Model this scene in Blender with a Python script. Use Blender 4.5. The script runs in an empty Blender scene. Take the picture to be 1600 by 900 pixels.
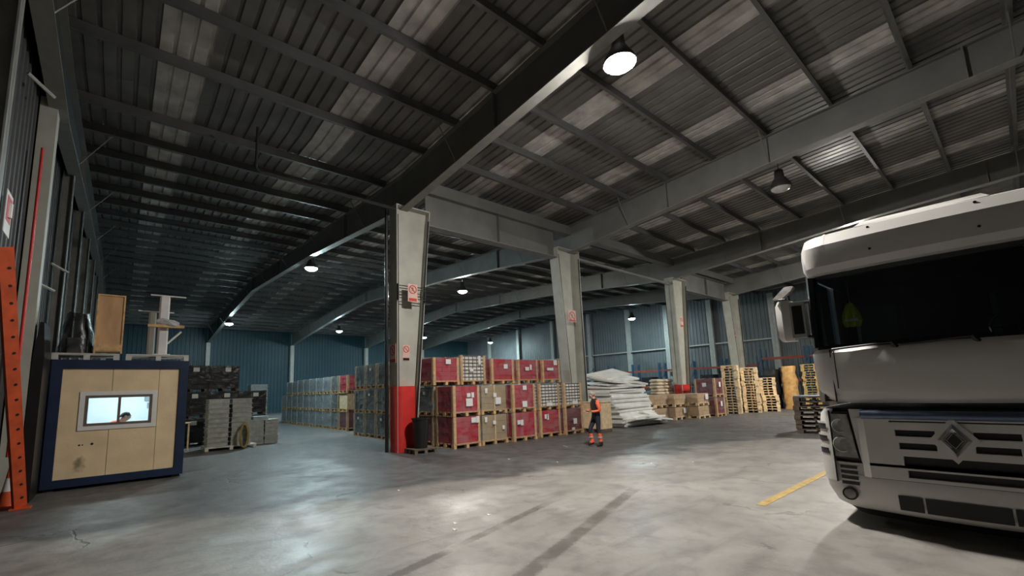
import bpy, bmesh, math, random
from mathutils import Vector, Matrix, Euler
random.seed(7)
S = bpy.context.scene
COL = S.collection
PI = math.pi
# ------------------------------------------------------------------ camera
def make_camera():
    pit, rol, yaw = (math.radians(a) for a in (7.9806, -1.9166, 39.7607))
    fw = Vector((math.sin(yaw)*math.cos(pit), math.cos(yaw)*math.cos(pit), math.sin(pit)))
    rt = Vector((math.cos(yaw), -math.sin(yaw), 0)); up = rt.cross(fw)
    r2 = rt*math.cos(rol) + up*math.sin(rol); u2 = -rt*math.sin(rol) + up*math.cos(rol)
    cd = bpy.data.cameras.new('camera'); co = bpy.data.objects.new('camera', cd); COL.objects.link(co)
    m = Matrix((r2, u2, -fw)).transposed().to_4x4(); m.translation = (0, 0, 1.75)
    co.matrix_world = m
    cd.sensor_width = 36; cd.lens = 691.67/1600*36
    cd.shift_x = 37.86/1600; cd.shift_y = 61.48/1600
    cd.clip_start = .05; cd.clip_end = 300
    S.camera = co
make_camera()
# ------------------------------------------------------------------ world, exposure, lamp settings
w = bpy.data.worlds.new('night'); S.world = w; w.use_nodes = True
w.node_tree.nodes['Background'].inputs[0].default_value = (.55, .75, 1, 1)
w.node_tree.nodes['Background'].inputs[1].default_value = .02
S.view_settings.view_transform = 'Standard'; S.view_settings.look = 'None'
S.view_settings.gamma = 1; S.view_settings.use_curve_mapping = False
S.view_settings.exposure = 0.2
NEAR_W, MID_W, FAR_W = 1050, 880, 800
WARM, NEUT, COOL = (1, .95, .89), (1, .96, .88), (.72, .95, 1)
# (x, y, z, lit power, colour, label)
LAMPS = [(7.25, 4.35, 8.05, NEAR_W, WARM, 'big glaring lamp nearest the camera, above the open floor'),
         (7.0, 22.0, 8.0, MID_W, COOL, 'lit lamp beside the rafter left of the red-based column'),
         (6.85, 42.6, 8.0, FAR_W, COOL, 'small lit lamp far left, nearest the blue wall corner post'),
         (16.6, 43.2, 8.0, FAR_W, COOL, 'small lit lamp before the blue wall, second from the left'),
         (26.4, 43.2, 7.85, FAR_W, COOL, 'small lit lamp just right of the red-based column'),
         (36.6, 43.6, 7.75, FAR_W, COOL, 'small lit lamp above the tall carton load, far corner'),
         (16.4, 22.1, 7.95, MID_W, NEUT, 'warm lit lamp between the red-based column and the next one'),
         (36.0, 22.5, 7.75, MID_W*.6, COOL, 'lit lamp near the grey end wall'),
         (26.0, 4.2, 7.75, MID_W*1.6, NEUT, 'lit lamp hidden behind the truck cab, towards the pallet stacks'),
         (15.9, 4.25, 7.8, 0, NEUT, 'unlit dark bell lamp above the truck mirror')]
# ------------------------------------------------------------------ helpers
def tag(o, label=None, cat=None, group=None, kind=None):
    if label: o['label'] = label
    if cat: o['category'] = cat
    if group: o['group'] = group
    if kind: o['kind'] = kind
    return o
def empty(name, loc=(0, 0, 0), label=None, cat=None, group=None, rz=0, kind=None):
    o = bpy.data.objects.new(name, None); COL.objects.link(o)
    o.location = loc; o.rotation_euler.z = rz; o.empty_display_size = .1
    return tag(o, label, cat, group, kind)
def root_of(o):
    while o.parent: o = o.parent
    return o
class MB:
    def __init__(s): s.v = []; s.f = []
    def add(s, vs, fs):
        n = len(s.v); s.v += [tuple(v) for v in vs]; s.f += [tuple(i+n for i in f) for f in fs]; return s
    def box(s, x0, x1, y0, y1, z0, z1, M=None):
        vs = [(x, y, z) for z in (z0, z1) for (x, y) in ((x0, y0), (x1, y0), (x1, y1), (x0, y1))]
        if M: vs = [M @ Vector(v) for v in vs]
        return s.add(vs, [(3, 2, 1, 0), (4, 5, 6, 7), (0, 1, 5, 4), (1, 2, 6, 5), (2, 3, 7, 6), (3, 0, 4, 7)])
    def cbox(s, x0, x1, y0, y1, z0, z1, c=.02, M=None):
        # box with chamfered vertical edges and top edge
        def ring(i, z): return [(x0+c+i, y0+i, z), (x1-c-i, y0+i, z), (x1-i, y0+c+i, z), (x1-i, y1-c-i, z), (x1-c-i, y1-i, z), (x0+c+i, y1-i, z), (x0+i, y1-c-i, z), (x0+i, y0+c+i, z)]
        rings = [ring(0, z0), ring(0, z1-c), ring(c*.7, z1)]
        vs = sum(rings, [])
        if M: vs = [M @ Vector(v) for v in vs]
        fs = [tuple(range(7, -1, -1)), tuple(range(16, 24))]
        for r in range(2):
            for i in range(8): fs.append((r*8+i, r*8+(i+1) % 8, r*8+8+(i+1) % 8, r*8+8+i))
        return s.add(vs, fs)
    def tube(s, p0, p1, r0, r1=None, n=8, caps=True):
        p0, p1 = Vector(p0), Vector(p1); r1 = r0 if r1 is None else r1
        d = (p1-p0).normalized(); a = d.orthogonal().normalized(); b = d.cross(a)
        vs = [p + (a*math.cos(t)+b*math.sin(t))*r for p, r in ((p0, r0), (p1, r1)) for t in [2*PI*i/n for i in range(n)]]
        fs = [(i, (i+1) % n, n+(i+1) % n, n+i) for i in range(n)]
        if caps: fs += [tuple(range(n-1, -1, -1)), tuple(range(n, 2*n))]
        return s.add(vs, fs)
    def path(s, pts, r, n=8):
        for a, b in zip(pts, pts[1:]): s.tube(a, b, r, n=n)
        return s
    def lathe(s, prof, c=(0, 0, 0), n=20, axis='z', caps=True):
        vs = []
        for r, h in prof:
            for i in range(n):
                t = 2*PI*i/n; x, y = r*math.cos(t), r*math.sin(t)
                v = {'z': (x, y, h), 'x': (h, x, y), 'y': (y, h, x)}[axis]
                vs.append((c[0]+v[0], c[1]+v[1], c[2]+v[2]))
        m = len(prof)
        fs = [(k*n+i, k*n+(i+1) % n, (k+1)*n+(i+1) % n, (k+1)*n+i) for k in range(m-1) for i in range(n)]
        if caps: fs += [tuple(range(n-1, -1, -1)), tuple(range((m-1)*n, m*n))]
        return s.add(vs, fs)
    def prism(s, poly, ax, a0, a1):
        # poly: list of 2-D points, extruded along ax
        def mk(p, a): return {'x': (a, p[0], p[1]), 'y': (p[0], a, p[1]), 'z': (p[0], p[1], a)}[ax]
        n = len(poly); vs = [mk(p, a0) for p in poly] + [mk(p, a1) for p in poly]
        return s.add(vs, [tuple(range(n)), tuple(range(2*n-1, n-1, -1))] + [(i, n+i, n+(i+1) % n, (i+1) % n) for i in range(n)])
    def loft(s, rings, closed=False, cap0=False, cap1=False):
        n = len(rings[0]); vs = sum([list(r) for r in rings], []); fs = []
        for k in range(len(rings)-1):
            for i in range(n if closed else n-1):
                j = (i+1) % n; fs.append((k*n+i, k*n+j, (k+1)*n+j, (k+1)*n+i))
        if cap0: fs.append(tuple(range(n-1, -1, -1)))
        if cap1: fs.append(tuple(range((len(rings)-1)*n, len(rings)*n)))
        return s.add(vs, fs)
    def mesh(s, name, mat, off=(0, 0, 0), smooth=False, sharp=.7):
        me = bpy.data.meshes.new(name)
        me.from_pydata([(v[0]-off[0], v[1]-off[1], v[2]-off[2]) for v in s.v], [], s.f)
        bm = bmesh.new(); bm.from_mesh(me); bmesh.ops.recalc_face_normals(bm, faces=bm.faces)
        if smooth:
            for f in bm.faces: f.smooth = True
            for e in bm.edges:
                if len(e.link_faces) == 2 and e.calc_face_angle(0) > sharp: e.smooth = False
        bm.to_mesh(me); bm.free()
        me.materials.append(mat); return me
    def build(s, name, mat, parent=None, smooth=False, world=True, off=None, sharp=.7):
        if off is None: off = tuple(root_of(parent).location) if (parent and world) else (0, 0, 0)
        return link(name, s.mesh(name, mat, off, smooth, sharp), parent)
def link(name, me, parent=None, loc=None):
    o = bpy.data.objects.new(name, me); COL.objects.link(o)
    if parent: o.parent = parent
    if loc: o.location = loc
    return o
def single(name, mb, mat, label, cat, group=None, smooth=False, kind=None):
    # one-mesh thing, origin at its base centre
    xs = [v[0] for v in mb.v]; ys = [v[1] for v in mb.v]; zs = [v[2] for v in mb.v]
    off = ((min(xs)+max(xs))/2, (min(ys)+max(ys))/2, min(zs))
    o = link(name, mb.mesh(name, mat, off, smooth)); o.location = off
    return tag(o, label, cat, group, kind)
def copy_tree(o, parent=None):
    c = o.copy(); COL.objects.link(c); c.parent = parent
    for ch in list(o.children): copy_tree(ch, c)
    return c
# ------------------------------------------------------------------ materials
MATS = {}
def M(name, col, rough=.6, metal=0, var=.15, scale=4, bump=0, bscale=30, emit=0, spec=.5, stretch=None):
    if name in MATS: return MATS[name]
    m = bpy.data.materials.new(name); m.use_nodes = True; MATS[name] = m
    nt = m.node_tree; N = nt.nodes; L = nt.links; P = N['Principled BSDF']
    P.inputs['Roughness'].default_value = rough; P.inputs['Metallic'].default_value = metal
    P.inputs['Specular IOR Level'].default_value = spec
    g = N.new('ShaderNodeNewGeometry'); src = g.outputs['Position']
    if stretch:
        mp = N.new('ShaderNodeMapping'); mp.inputs['Scale'].default_value = stretch; L.new(src, mp.inputs[0]); src = mp.outputs[0]
    n = N.new('ShaderNodeTexNoise'); n.inputs['Scale'].default_value = scale; n.inputs['Detail'].default_value = 5
    L.new(src, n.inputs['Vector'])
    r = N.new('ShaderNodeValToRGB')
    r.color_ramp.elements[0].position = .3; r.color_ramp.elements[1].position = .7
    r.color_ramp.elements[0].color = (*[max(0, c*(1-var)) for c in col], 1)
    r.color_ramp.elements[1].color = (*[min(1, c*(1+var)) for c in col], 1)
    L.new(n.outputs['Fac'], r.inputs[0]); L.new(r.outputs[0], P.inputs['Base Color'])
    if bump:
        n2 = N.new('ShaderNodeTexNoise'); n2.inputs['Scale'].default_value = bscale; L.new(src, n2.inputs['Vector'])
        b = N.new('ShaderNodeBump'); b.inputs['Strength'].default_value = bump; b.inputs['Distance'].default_value = .02
        L.new(n2.outputs['Fac'], b.inputs['Height']); L.new(b.outputs[0], P.inputs['Normal'])
    if emit:
        L.new(r.outputs[0], P.inputs['Emission Color']); P.inputs['Emission Strength'].default_value = emit
    return m
def film(name, col, lo, hi, rough=.22, bump=.6):
    m = bpy.data.materials.new(name); m.use_nodes = True; MATS[name] = m
    N = m.node_tree.nodes; L = m.node_tree.links; P = N['Principled BSDF']
    P.inputs['Base Color'].default_value = (*col, 1); P.inputs['Roughness'].default_value = rough
    g = N.new('ShaderNodeNewGeometry')
    n = N.new('ShaderNodeTexNoise'); n.inputs['Scale'].default_value = 2.6; n.inputs['Detail'].default_value = 3
    n.inputs['Distortion'].default_value = 1.2; L.new(g.outputs['Position'], n.inputs['Vector'])
    r = N.new('ShaderNodeMapRange'); r.inputs[1].default_value = .35; r.inputs[2].default_value = .7
    r.inputs[3].default_value = lo; r.inputs[4].default_value = hi
    L.new(n.outputs['Fac'], r.inputs[0]); L.new(r.outputs[0], P.inputs['Alpha'])
    n2 = N.new('ShaderNodeTexNoise'); n2.inputs['Scale'].default_value = 5; n2.inputs['Distortion'].default_value = 1.5
    L.new(g.outputs['Position'], n2.inputs['Vector'])
    b = N.new('ShaderNodeBump'); b.inputs['Strength'].default_value = bump; b.inputs['Distance'].default_value = .06
    L.new(n2.outputs['Fac'], b.inputs['Height']); L.new(b.outputs[0], P.inputs['Normal'])
    return m
def glass(name, tint, gloss=.12, rough=.03):
    m = bpy.data.materials.new(name); m.use_nodes = True; MATS[name] = m
    N = m.node_tree.nodes; L = m.node_tree.links; N.remove(N['Principled BSDF'])
    t = N.new('ShaderNodeBsdfTransparent'); t.inputs[0].default_value = (*tint, 1)
    g = N.new('ShaderNodeBsdfGlossy'); g.inputs['Roughness'].default_value = rough; g.inputs[0].default_value = (.9, .95, 1, 1)
    f = N.new('ShaderNodeFresnel'); f.inputs[0].default_value = 1.5
    mx = N.new('ShaderNodeMixShader'); L.new(f.outputs[0], mx.inputs[0]); L.new(t.outputs[0], mx.inputs[1]); L.new(g.outputs[0], mx.inputs[2])
    L.new(mx.outputs[0], N['Material Output'].inputs[0]); return m

def floor_material():
    m = bpy.data.materials.new('worn_concrete'); m.use_nodes = True
    nt = m.node_tree; N = nt.nodes; L = nt.links; P = N['Principled BSDF']
    g = N.new('ShaderNodeNewGeometry'); pos = g.outputs['Position']
    sep = N.new('ShaderNodeSeparateXYZ'); L.new(pos, sep.inputs[0])
    def math_(op, a, b=None, c=None, clamp=False):
        n = N.new('ShaderNodeMath'); n.operation = op; n.use_clamp = clamp
        for i, x in enumerate((a, b, c)):
            if x is None: continue
            if isinstance(x, (int, float)): n.inputs[i].default_value = x
            else: L.new(x, n.inputs[i])
        return n.outputs[0]
    def noise(scale, detail=6, dist=0, vec=None, rough=.55):
        n = N.new('ShaderNodeTexNoise'); n.inputs['Scale'].default_value = scale; n.inputs['Detail'].default_value = detail
        n.inputs['Distortion'].default_value = dist; n.inputs['Roughness'].default_value = rough
        L.new(vec or pos, n.inputs['Vector']); return n.outputs['Fac']
    def smooth(x, a, b, lo=0, hi=1):
        n = N.new('ShaderNodeMapRange'); n.interpolation_type = 'SMOOTHSTEP'
        n.inputs[1].default_value = a; n.inputs[2].default_value = b; n.inputs[3].default_value = lo; n.inputs[4].default_value = hi
        L.new(x, n.inputs[0]); return n.outputs[0]
    def mix(fac, a, b):
        n = N.new('ShaderNodeMix'); n.data_type = 'RGBA'
        if isinstance(fac, (int, float)): n.inputs[0].default_value = fac
        else: L.new(fac, n.inputs[0])
        for i, x in ((6, a), (7, b)):
            if isinstance(x, tuple): n.inputs[i].default_value = (*x, 1)
            else: L.new(x, n.inputs[i])
        return n.outputs[2]
    n1 = noise(.5, 7, .6); n2 = noise(3, 8, .3); n3 = noise(22, 6)
    base = mix(smooth(n1, .35, .68), (.25, .235, .215), (.33, .312, .285))
    base = mix(smooth(n2, .42, .72, 0, .7), base, (.165, .157, .145))
    st = N.new('ShaderNodeMapping'); st.inputs['Rotation'].default_value = (0, 0, .35); st.inputs['Scale'].default_value = (.5, 3.2, 1); L.new(pos, st.inputs[0])
    base = mix(smooth(noise(1.2, 7, .4, st.outputs[0]), .52, .7, 0, .5), base, (.15, .143, .133))
    base = mix(smooth(n3, .5, .8, 0, .25), base, (.42, .40, .37))
    # darker, older slab beyond an irregular edge: everything farther than the line
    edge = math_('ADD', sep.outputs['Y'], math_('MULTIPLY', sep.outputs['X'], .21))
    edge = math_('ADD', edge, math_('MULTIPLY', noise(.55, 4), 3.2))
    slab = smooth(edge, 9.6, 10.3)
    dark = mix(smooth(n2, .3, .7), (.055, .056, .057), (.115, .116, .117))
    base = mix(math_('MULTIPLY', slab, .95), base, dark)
    # tyre tracks
    def track(p, q, wd, strength, seed):
        dx, dy = q[0]-p[0], q[1]-p[1]; ln = math.hypot(dx, dy); dx /= ln; dy /= ln
        X = math_('SUBTRACT', sep.outputs['X'], p[0]); Y = math_('SUBTRACT', sep.outputs['Y'], p[1])
        al = math_('ADD', math_('MULTIPLY', X, dx), math_('MULTIPLY', Y, dy))
        ac = math_('ABSOLUTE', math_('SUBTRACT', math_('MULTIPLY', X, dy), math_('MULTIPLY', Y, dx)))
        ac = math_('ADD', ac, math_('MULTIPLY', math_('SUBTRACT', n3, .5), .09))
        k = smooth(ac, wd*.55, wd, 1, 0)
        k = math_('MULTIPLY', k, smooth(al, 0, .3)); k = math_('MULTIPLY', k, smooth(al, ln-.8, ln, 1, 0))
        k = math_('MULTIPLY', k, smooth(noise(2.3+seed, 5), .3, .55, .35, 1))
        return math_('MULTIPLY', k, strength)
    base = mix(track((1.7, 4.0), (5.5, 5.0), .085, .8, 0), base, (.085, .068, .055))
    base = mix(track((2.4, 3.05), (7.2, 4.6), .12, .75, .7), base, (.085, .07, .057))
    base = mix(track((2.75, 4.28), (3.5, 4.48), .10, .9, 1.3), base, (.50, .49, .46))
    # fine cracks
    vo = N.new('ShaderNodeTexVoronoi'); vo.feature = 'DISTANCE_TO_EDGE'; vo.inputs['Scale'].default_value = .33
    wob = N.new('ShaderNodeVectorMath'); wob.operation = 'ADD'
    nn = N.new('ShaderNodeTexNoise'); nn.inputs['Scale'].default_value = 1.3; nn.inputs['Detail'].default_value = 6; L.new(pos, nn.inputs['Vector'])
    L.new(pos, wob.inputs[0]); L.new(nn.outputs['Color'], wob.inputs[1]); L.new(wob.outputs[0], vo.inputs['Vector'])
    cr = math_('MULTIPLY', smooth(vo.outputs['Distance'], .002, .009, 1, 0), smooth(noise(.8, 3), .5, .6))
    base = mix(math_('MULTIPLY', cr, .55), base, (.06, .055, .05))
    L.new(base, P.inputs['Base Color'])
    rgh = math_('ADD', smooth(noise(1.1, 6, .8), .3, .72, .30, .52), math_('MULTIPLY', n3, .12))
    rgh = math_('ADD', rgh, math_('MULTIPLY', slab, .06))
    L.new(rgh, P.inputs['Roughness']); P.inputs['Specular IOR Level'].default_value = .6
    bmp = N.new('ShaderNodeBump'); bmp.inputs['Strength'].default_value = .35; bmp.inputs['Distance'].default_value = .02
    hh = math_('ADD', math_('MULTIPLY', n3, .25), math_('MULTIPLY', noise(5, 4, .6), .9))
    hh = math_('SUBTRACT', hh, cr)
    L.new(hh, bmp.inputs['Height']); L.new(bmp.outputs[0], P.inputs['Normal'])
    return m

m_col = M('grey_cream_paint', (.46, .46, .40), .5, var=.12, scale=2)
m_flan = M('lit_flange_grey', (.26, .26, .24), .5, var=.12)  # bottom flanges lighter than the rafter grey: lamp bounce put into the colour
m_raft = M('rafter_grey_paint', (.175, .175, .165), .5, var=.14, scale=1.2)
m_purl = M('dark_purlin_steel', (.105, .105, .105), .55, var=.2, scale=2)
m_sheet = M('roof_sheet_grey', (.165, .16, .155), .5, var=.3, scale=1.1)
m_sky = M('skylight_sheet', (.52, .50, .47), .4, var=.3, scale=2.2)
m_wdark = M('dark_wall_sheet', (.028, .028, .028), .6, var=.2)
m_wblue = M('teal_wall_sheet', (.010, .050, .070), .5, var=.15, scale=.6)
m_wgrey = M('grey_wall_sheet', (.125, .142, .148), .5, var=.15, scale=.7)
m_post = M('pale_post_paint', (.42, .43, .40), .5, var=.1)
m_red = M('red_guard_paint', (.62, .035, .03), .38, var=.12, scale=5)
m_black = M('black_plastic', (.012, .012, .013), .4, var=.2)
m_dark = M('dark_rubber', (.02, .02, .02), .7, var=.2)
m_wood = M('new_pallet_wood', (.62, .40, .19), .7, var=.22, scale=9, bump=.3)
m_wood2 = M('pale_pallet_wood', (.80, .62, .38), .7, var=.2, scale=8, bump=.3)
m_wood3 = M('old_pallet_wood', (.13, .10, .075), .8, var=.3, scale=8, bump=.3)
m_woodg = M('grey_painted_pallet', (.55, .54, .50), .6, var=.15)
m_cred = M('wine_red_carton', (.42, .018, .035), .5, var=.14, scale=5)
m_cred2 = M('dull_wine_carton', (.16, .025, .035), .5, var=.2, scale=5)
m_cbei = M('beige_carton', (.36, .27, .15), .65, var=.12, scale=5)
m_cbrn = M('brown_carton', (.52, .35, .19), .65, var=.2, scale=4)
m_csil = M('silver_tin', (.82, .80, .74), .4, .1, var=.2, scale=12)
m_cgap = M('carton_gap', (.05, .045, .04), .8)
m_cgry = M('dark_grey_goods', (.065, .068, .072), .5, var=.3, scale=3)
m_cpal = M('pale_grey_goods', (.30, .34, .35), .5, var=.3, scale=2.5)
m_cblk = M('black_goods', (.012, .012, .014), .45, var=.3)
m_tray = M('grey_tray', (.36, .37, .345), .55, var=.2, scale=7)
m_paper = M('white_paper', (.78, .78, .76), .6, var=.05)
m_white = M('white_truck_paint', (.60, .585, .555), .32, var=.05, scale=1.5)
m_foam = M('white_foam_sheet', (.90, .91, .88), .6, var=.08, scale=3)
m_blue = M('navy_cabin_frame', (.012, .026, .065), .45, var=.2, scale=3)
m_orange = M('orange_rack_paint', (.65, .10, .03), .45, var=.2, scale=5)
m_rackb = M('rack_beam_paint', (.30, .055, .03), .5, var=.25)
m_bluer = M('blue_rack_paint', (.02, .075, .14), .5, var=.15)
m_film = film('clear_stretch_film', (.55, .58, .60), .02, .22)
m_filmg = film('heavy_stretch_film', (.42, .46, .47), .18, .6)
m_filmb = film('black_stretch_film', (.02, .02, .022), .5, .9, .3, .25)
# ------------------------------------------------------------------ the building
XF = [-1.3, 6.75, 14.95, 23.9, 32.1]       # frame positions
XL, XR, YF, YN = -1.6, 40.3, 53.4, -29.8
def zr(y):                                    # underside of the roof sheets
    if y > 33.2: return 10.155-.055*(y-33.2)
    if y < -8.8: return 10.155+.055*(y+8.8)
    return 9.0+.055*abs(y-12.2)
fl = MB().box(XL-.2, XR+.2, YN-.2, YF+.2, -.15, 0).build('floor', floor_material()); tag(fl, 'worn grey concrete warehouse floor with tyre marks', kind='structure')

ceil = empty('ceiling', (0, 0, 9), 'corrugated roof with pale skylight strips on dark purlins', kind='structure')
def sheet_mesh(name, mat, y0, y1, z0, z1, wdt=.9, ribs=3):
    p = wdt/ribs; prof = []
    for r in range(ribs): prof += [(r*p, 0), (r*p+p*.70, 0), (r*p+p*.78, .05), (r*p+p*.92, .05)]
    prof.append((wdt+.012, 0))
    mb = MB(); mb.loft([[(x, y0, z0+h) for x, h in prof], [(x, y1, z1+h) for x, h in prof]])
    return mb.mesh(name, mat)
slopes = [(12.25, -8.8), (12.15, 33.2), (33.2, YF)]
sk = set(); i = 2
for st in [4, 3, 3]*6:
    sk.add(i); i += st
nsh = int((XR-XL)/.9)+1
for si, (a, b) in enumerate(slopes):
    za, zb = zr(a)-9, zr(b)-9
    me_d = sheet_mesh('roof_sheet', m_sheet, a, b, za, zb); me_s = sheet_mesh('skylight_sheet', m_sky, a, b, za, zb)
    for k in range(nsh):
        s_ = k in sk
        o = link('skylight_sheet' if s_ else 'roof_sheet', me_s if s_ else me_d, ceil, (-1.4+.9*k-.2, 0, 0))
        if s_: o['label'] = 'pale translucent skylight sheet'
MB().loft([[(XL-.2, -8.8, 10.17), (XR+.2, -8.8, 10.17)], [(XL-.2, YN, zr(YN)), (XR+.2, YN, zr(YN))]]).build('roof_slope', m_sheet, ceil)
# purlins, one piece per bay
PY = [10.75-1.64*k for k in range(12)] + [13.35+1.62*k for k in range(25)]
def purlin_mesh(ln):
    mb = MB(); mb.box(0, ln, -.012, .012, -.25, 0); mb.box(0, ln, -.075, .012, -.262, -.25); mb.box(0, ln, -.012, .075, -.012, 0)
    return mb.mesh('purlin', m_purl)
bays = list(zip([XL]+XF[1:], XF[1:]+[XR]))
pm = [purlin_mesh(b-a-.02) for a, b in bays]
for y in PY:
    for (a, b), me in zip(bays, pm):
        link('purlin', me, ceil, (a+.01, y, zr(y)-.01-9))
# rafters
def depth(y):
    if y > 33.2: return .75+.6*((y-33.2)/20)**1.5
    d = abs(y-12.2)
    return .82+.30*max(0, 1-d/9)
def rafter(xf, label, half=.14, wmat=m_raft):
    r = empty('roof_rafter', (xf, 12.2, 8.6), label, 'rafter', 'portal frame rafters')
    ys = [-8.8, -4, 0, 3.2, 7.5, 12.2, 16.9, 21.2, 27, 33.2, 40, 47, YF-.3]
    top = [zr(y)-.285 for y in ys]; bot = [t-depth(y) for t, y in zip(top, ys)]
    wb = MB(); tf = MB(); bf = MB()
    for i in range(len(ys)-1):
        y0, y1 = ys[i], ys[i+1]
        wb.prism([(y0, bot[i]), (y1, bot[i+1]), (y1, top[i+1]), (y0, top[i])], 'x', xf-.012, xf+.012)
        tf.prism([(y0, top[i]), (y1, top[i+1]), (y1, top[i+1]+.022), (y0, top[i]+.022)], 'x', xf-half, xf+half)
        bf.prism([(y0, bot[i]-.025), (y1, bot[i+1]-.025), (y1, bot[i+1]), (y0, bot[i])], 'x', xf-half, xf+half)
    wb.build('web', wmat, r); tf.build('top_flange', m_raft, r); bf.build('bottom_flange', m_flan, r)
    for i in (2, 4, 6, 8, 9, 11):
        MB().box(xf-half+.01, xf+half-.01, ys[i]-.02, ys[i]+.02, bot[i], top[i]).build('stiffener_plate', m_raft, r)
    for y in PY[1::3]:
        if y < -6 or y > 51: continue
        t = zr(y)-.285; b = t-depth(y)
        for sgn in (-1, 1):
            if xf+sgn*.8 < XL+.05: continue
            MB().tube((xf+sgn*.1, y, b+.01), (xf+sgn*.78, y, zr(y)-.17), .016, n=6).build('fly_brace', m_raft, r)
    return r
for xf, lb in zip(XF, ['dark gable rafter along the left wall', 'large rafter above the red-based column, crossing under the bright lamp',
                       'second rafter, passing over the column behind the red cartons', 'third rafter, over the column with the red block base',
                       'rafter nearest the grey end wall']):
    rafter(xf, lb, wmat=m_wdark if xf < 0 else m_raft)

# interior tapered columns
def column(xs, xt0, xt1, label, ztop=7.62, guard=1.93):
    # xs: straight flange x, xt0/xt1: tapered flange x at base and top
    sg = 1 if xt0 > xs else -1; yc = 12.2
    r = empty('steel_column', ((xs+xt0)/2, yc, 0), label, 'column', 'tapered steel columns')
    MB().prism([(xs, 0), (xt0, 0), (xt1, ztop), (xs, ztop)], 'y', yc-.012, yc+.012).build('web', m_col, r)
    MB().box(min(xs, xs+sg*.03), max(xs, xs+sg*.03), yc-.24, yc+.24, 0, ztop).build('straight_flange', m_col, r)
    MB().prism([(xt0, 0), (xt0+sg*.03, 0), (xt1+sg*.03, ztop), (xt1, ztop)], 'y', yc-.24, yc+.24).build('tapered_flange', m_col, r)
    MB().box(min(xs, xt1)-.02, max(xs, xt1)+.02, yc-.26, yc+.26, ztop, ztop+.03).build('cap_plate', m_col, r)
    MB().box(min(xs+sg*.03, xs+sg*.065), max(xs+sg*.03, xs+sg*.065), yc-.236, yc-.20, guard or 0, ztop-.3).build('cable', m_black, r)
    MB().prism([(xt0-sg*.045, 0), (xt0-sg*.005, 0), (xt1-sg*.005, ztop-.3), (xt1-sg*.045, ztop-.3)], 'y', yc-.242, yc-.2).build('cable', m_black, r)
    if guard:
        x0, x1 = min(xs, xt0)-.05, max(xs, xt0)+.06
        cx, hx, hy = (x0+x1)/2, (x1-x0)/2, .30
        ring = []
        for i in range(32):
            t = 2*PI*i/32; c, s_ = math.cos(t), math.sin(t)
            ring.append((cx+hx*math.copysign(abs(c)**.6, c), yc+hy*math.copysign(abs(s_)**.6, s_)))
        mb = MB(); mb.loft([[(x, y, z) for x, y in ring] for z in (0, .6, 1.2, guard)], True, True, True)
        o = mb.build('base_guard', m_red, r, smooth=True); o['label'] = 'red painted impact guard'
    return r
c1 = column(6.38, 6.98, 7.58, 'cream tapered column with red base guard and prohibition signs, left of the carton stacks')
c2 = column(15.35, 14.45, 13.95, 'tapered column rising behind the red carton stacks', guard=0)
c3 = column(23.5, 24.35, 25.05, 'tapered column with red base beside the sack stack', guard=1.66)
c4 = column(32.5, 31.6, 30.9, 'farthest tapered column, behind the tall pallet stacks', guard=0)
def girder(x0, x1, z0, z1, label, name='valley_girder'):
    r = empty(name, ((x0+x1)/2, 12.2, z0), label, 'girder')
    MB().box(x0, x1, 12.188, 12.212, z0, z1).build('web', m_raft, r)
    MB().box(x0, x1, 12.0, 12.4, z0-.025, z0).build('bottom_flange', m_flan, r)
    MB().box(x0, x1, 12.0, 12.4, z1, z1+.025).build('top_flange', m_raft, r)
    MB().box((x0+x1)/2-.01, (x0+x1)/2+.01, 12.05, 12.35, z0, z1).build('stiffener_plate', m_raft, r)
girder(7.58, 13.95, 7.22, 8.34, 'deep grey girder joining the red-based column to the next column')
girder(25.08, 30.87, 7.1, 8.2, 'deep girder between the two farthest columns')
t = MB(); t.tube((15.4, 12.2, 7.42), (23.45, 12.2, 7.3), .075, n=10)
single('strut_tube', t, m_raft, 'thin steel strut between the second and third columns', 'strut', smooth=True)
t = MB(); t.path([(6.262, 12.42, 0), (6.262, 12.42, 7.6)], .055, 10)
single('drain_pipe', t, m_black, 'black drain pipe down the left side of the red-based column', 'pipe', smooth=True)
t = MB(); t.path([(2.37, 12.0, 8.75), (2.37, 12.0, 7.62), (2.45, 12.0, 7.53), (6.36, 12.0, 7.46)], .035, 8)
t.path([(2.6, 12.06, 7.60), (6.36, 12.06, 7.54)], .018, 6)
single('conduit_pipe', t, m_dark, 'dark conduit dropping from the roof and running to the red-based column', 'pipe')
t = MB(); t.box(XF[1]+.2, XF[4], 12.0, 12.03, 8.4, 8.75); t.box(XF[1]+.2, XF[4], 12.37, 12.40, 8.4, 8.75); t.box(XF[1]+.2, XF[4], 12.0, 12.4, 8.37, 8.4)
single('valley_gutter', t, m_raft, 'grey valley gutter above the column row girders', 'gutter')

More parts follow.
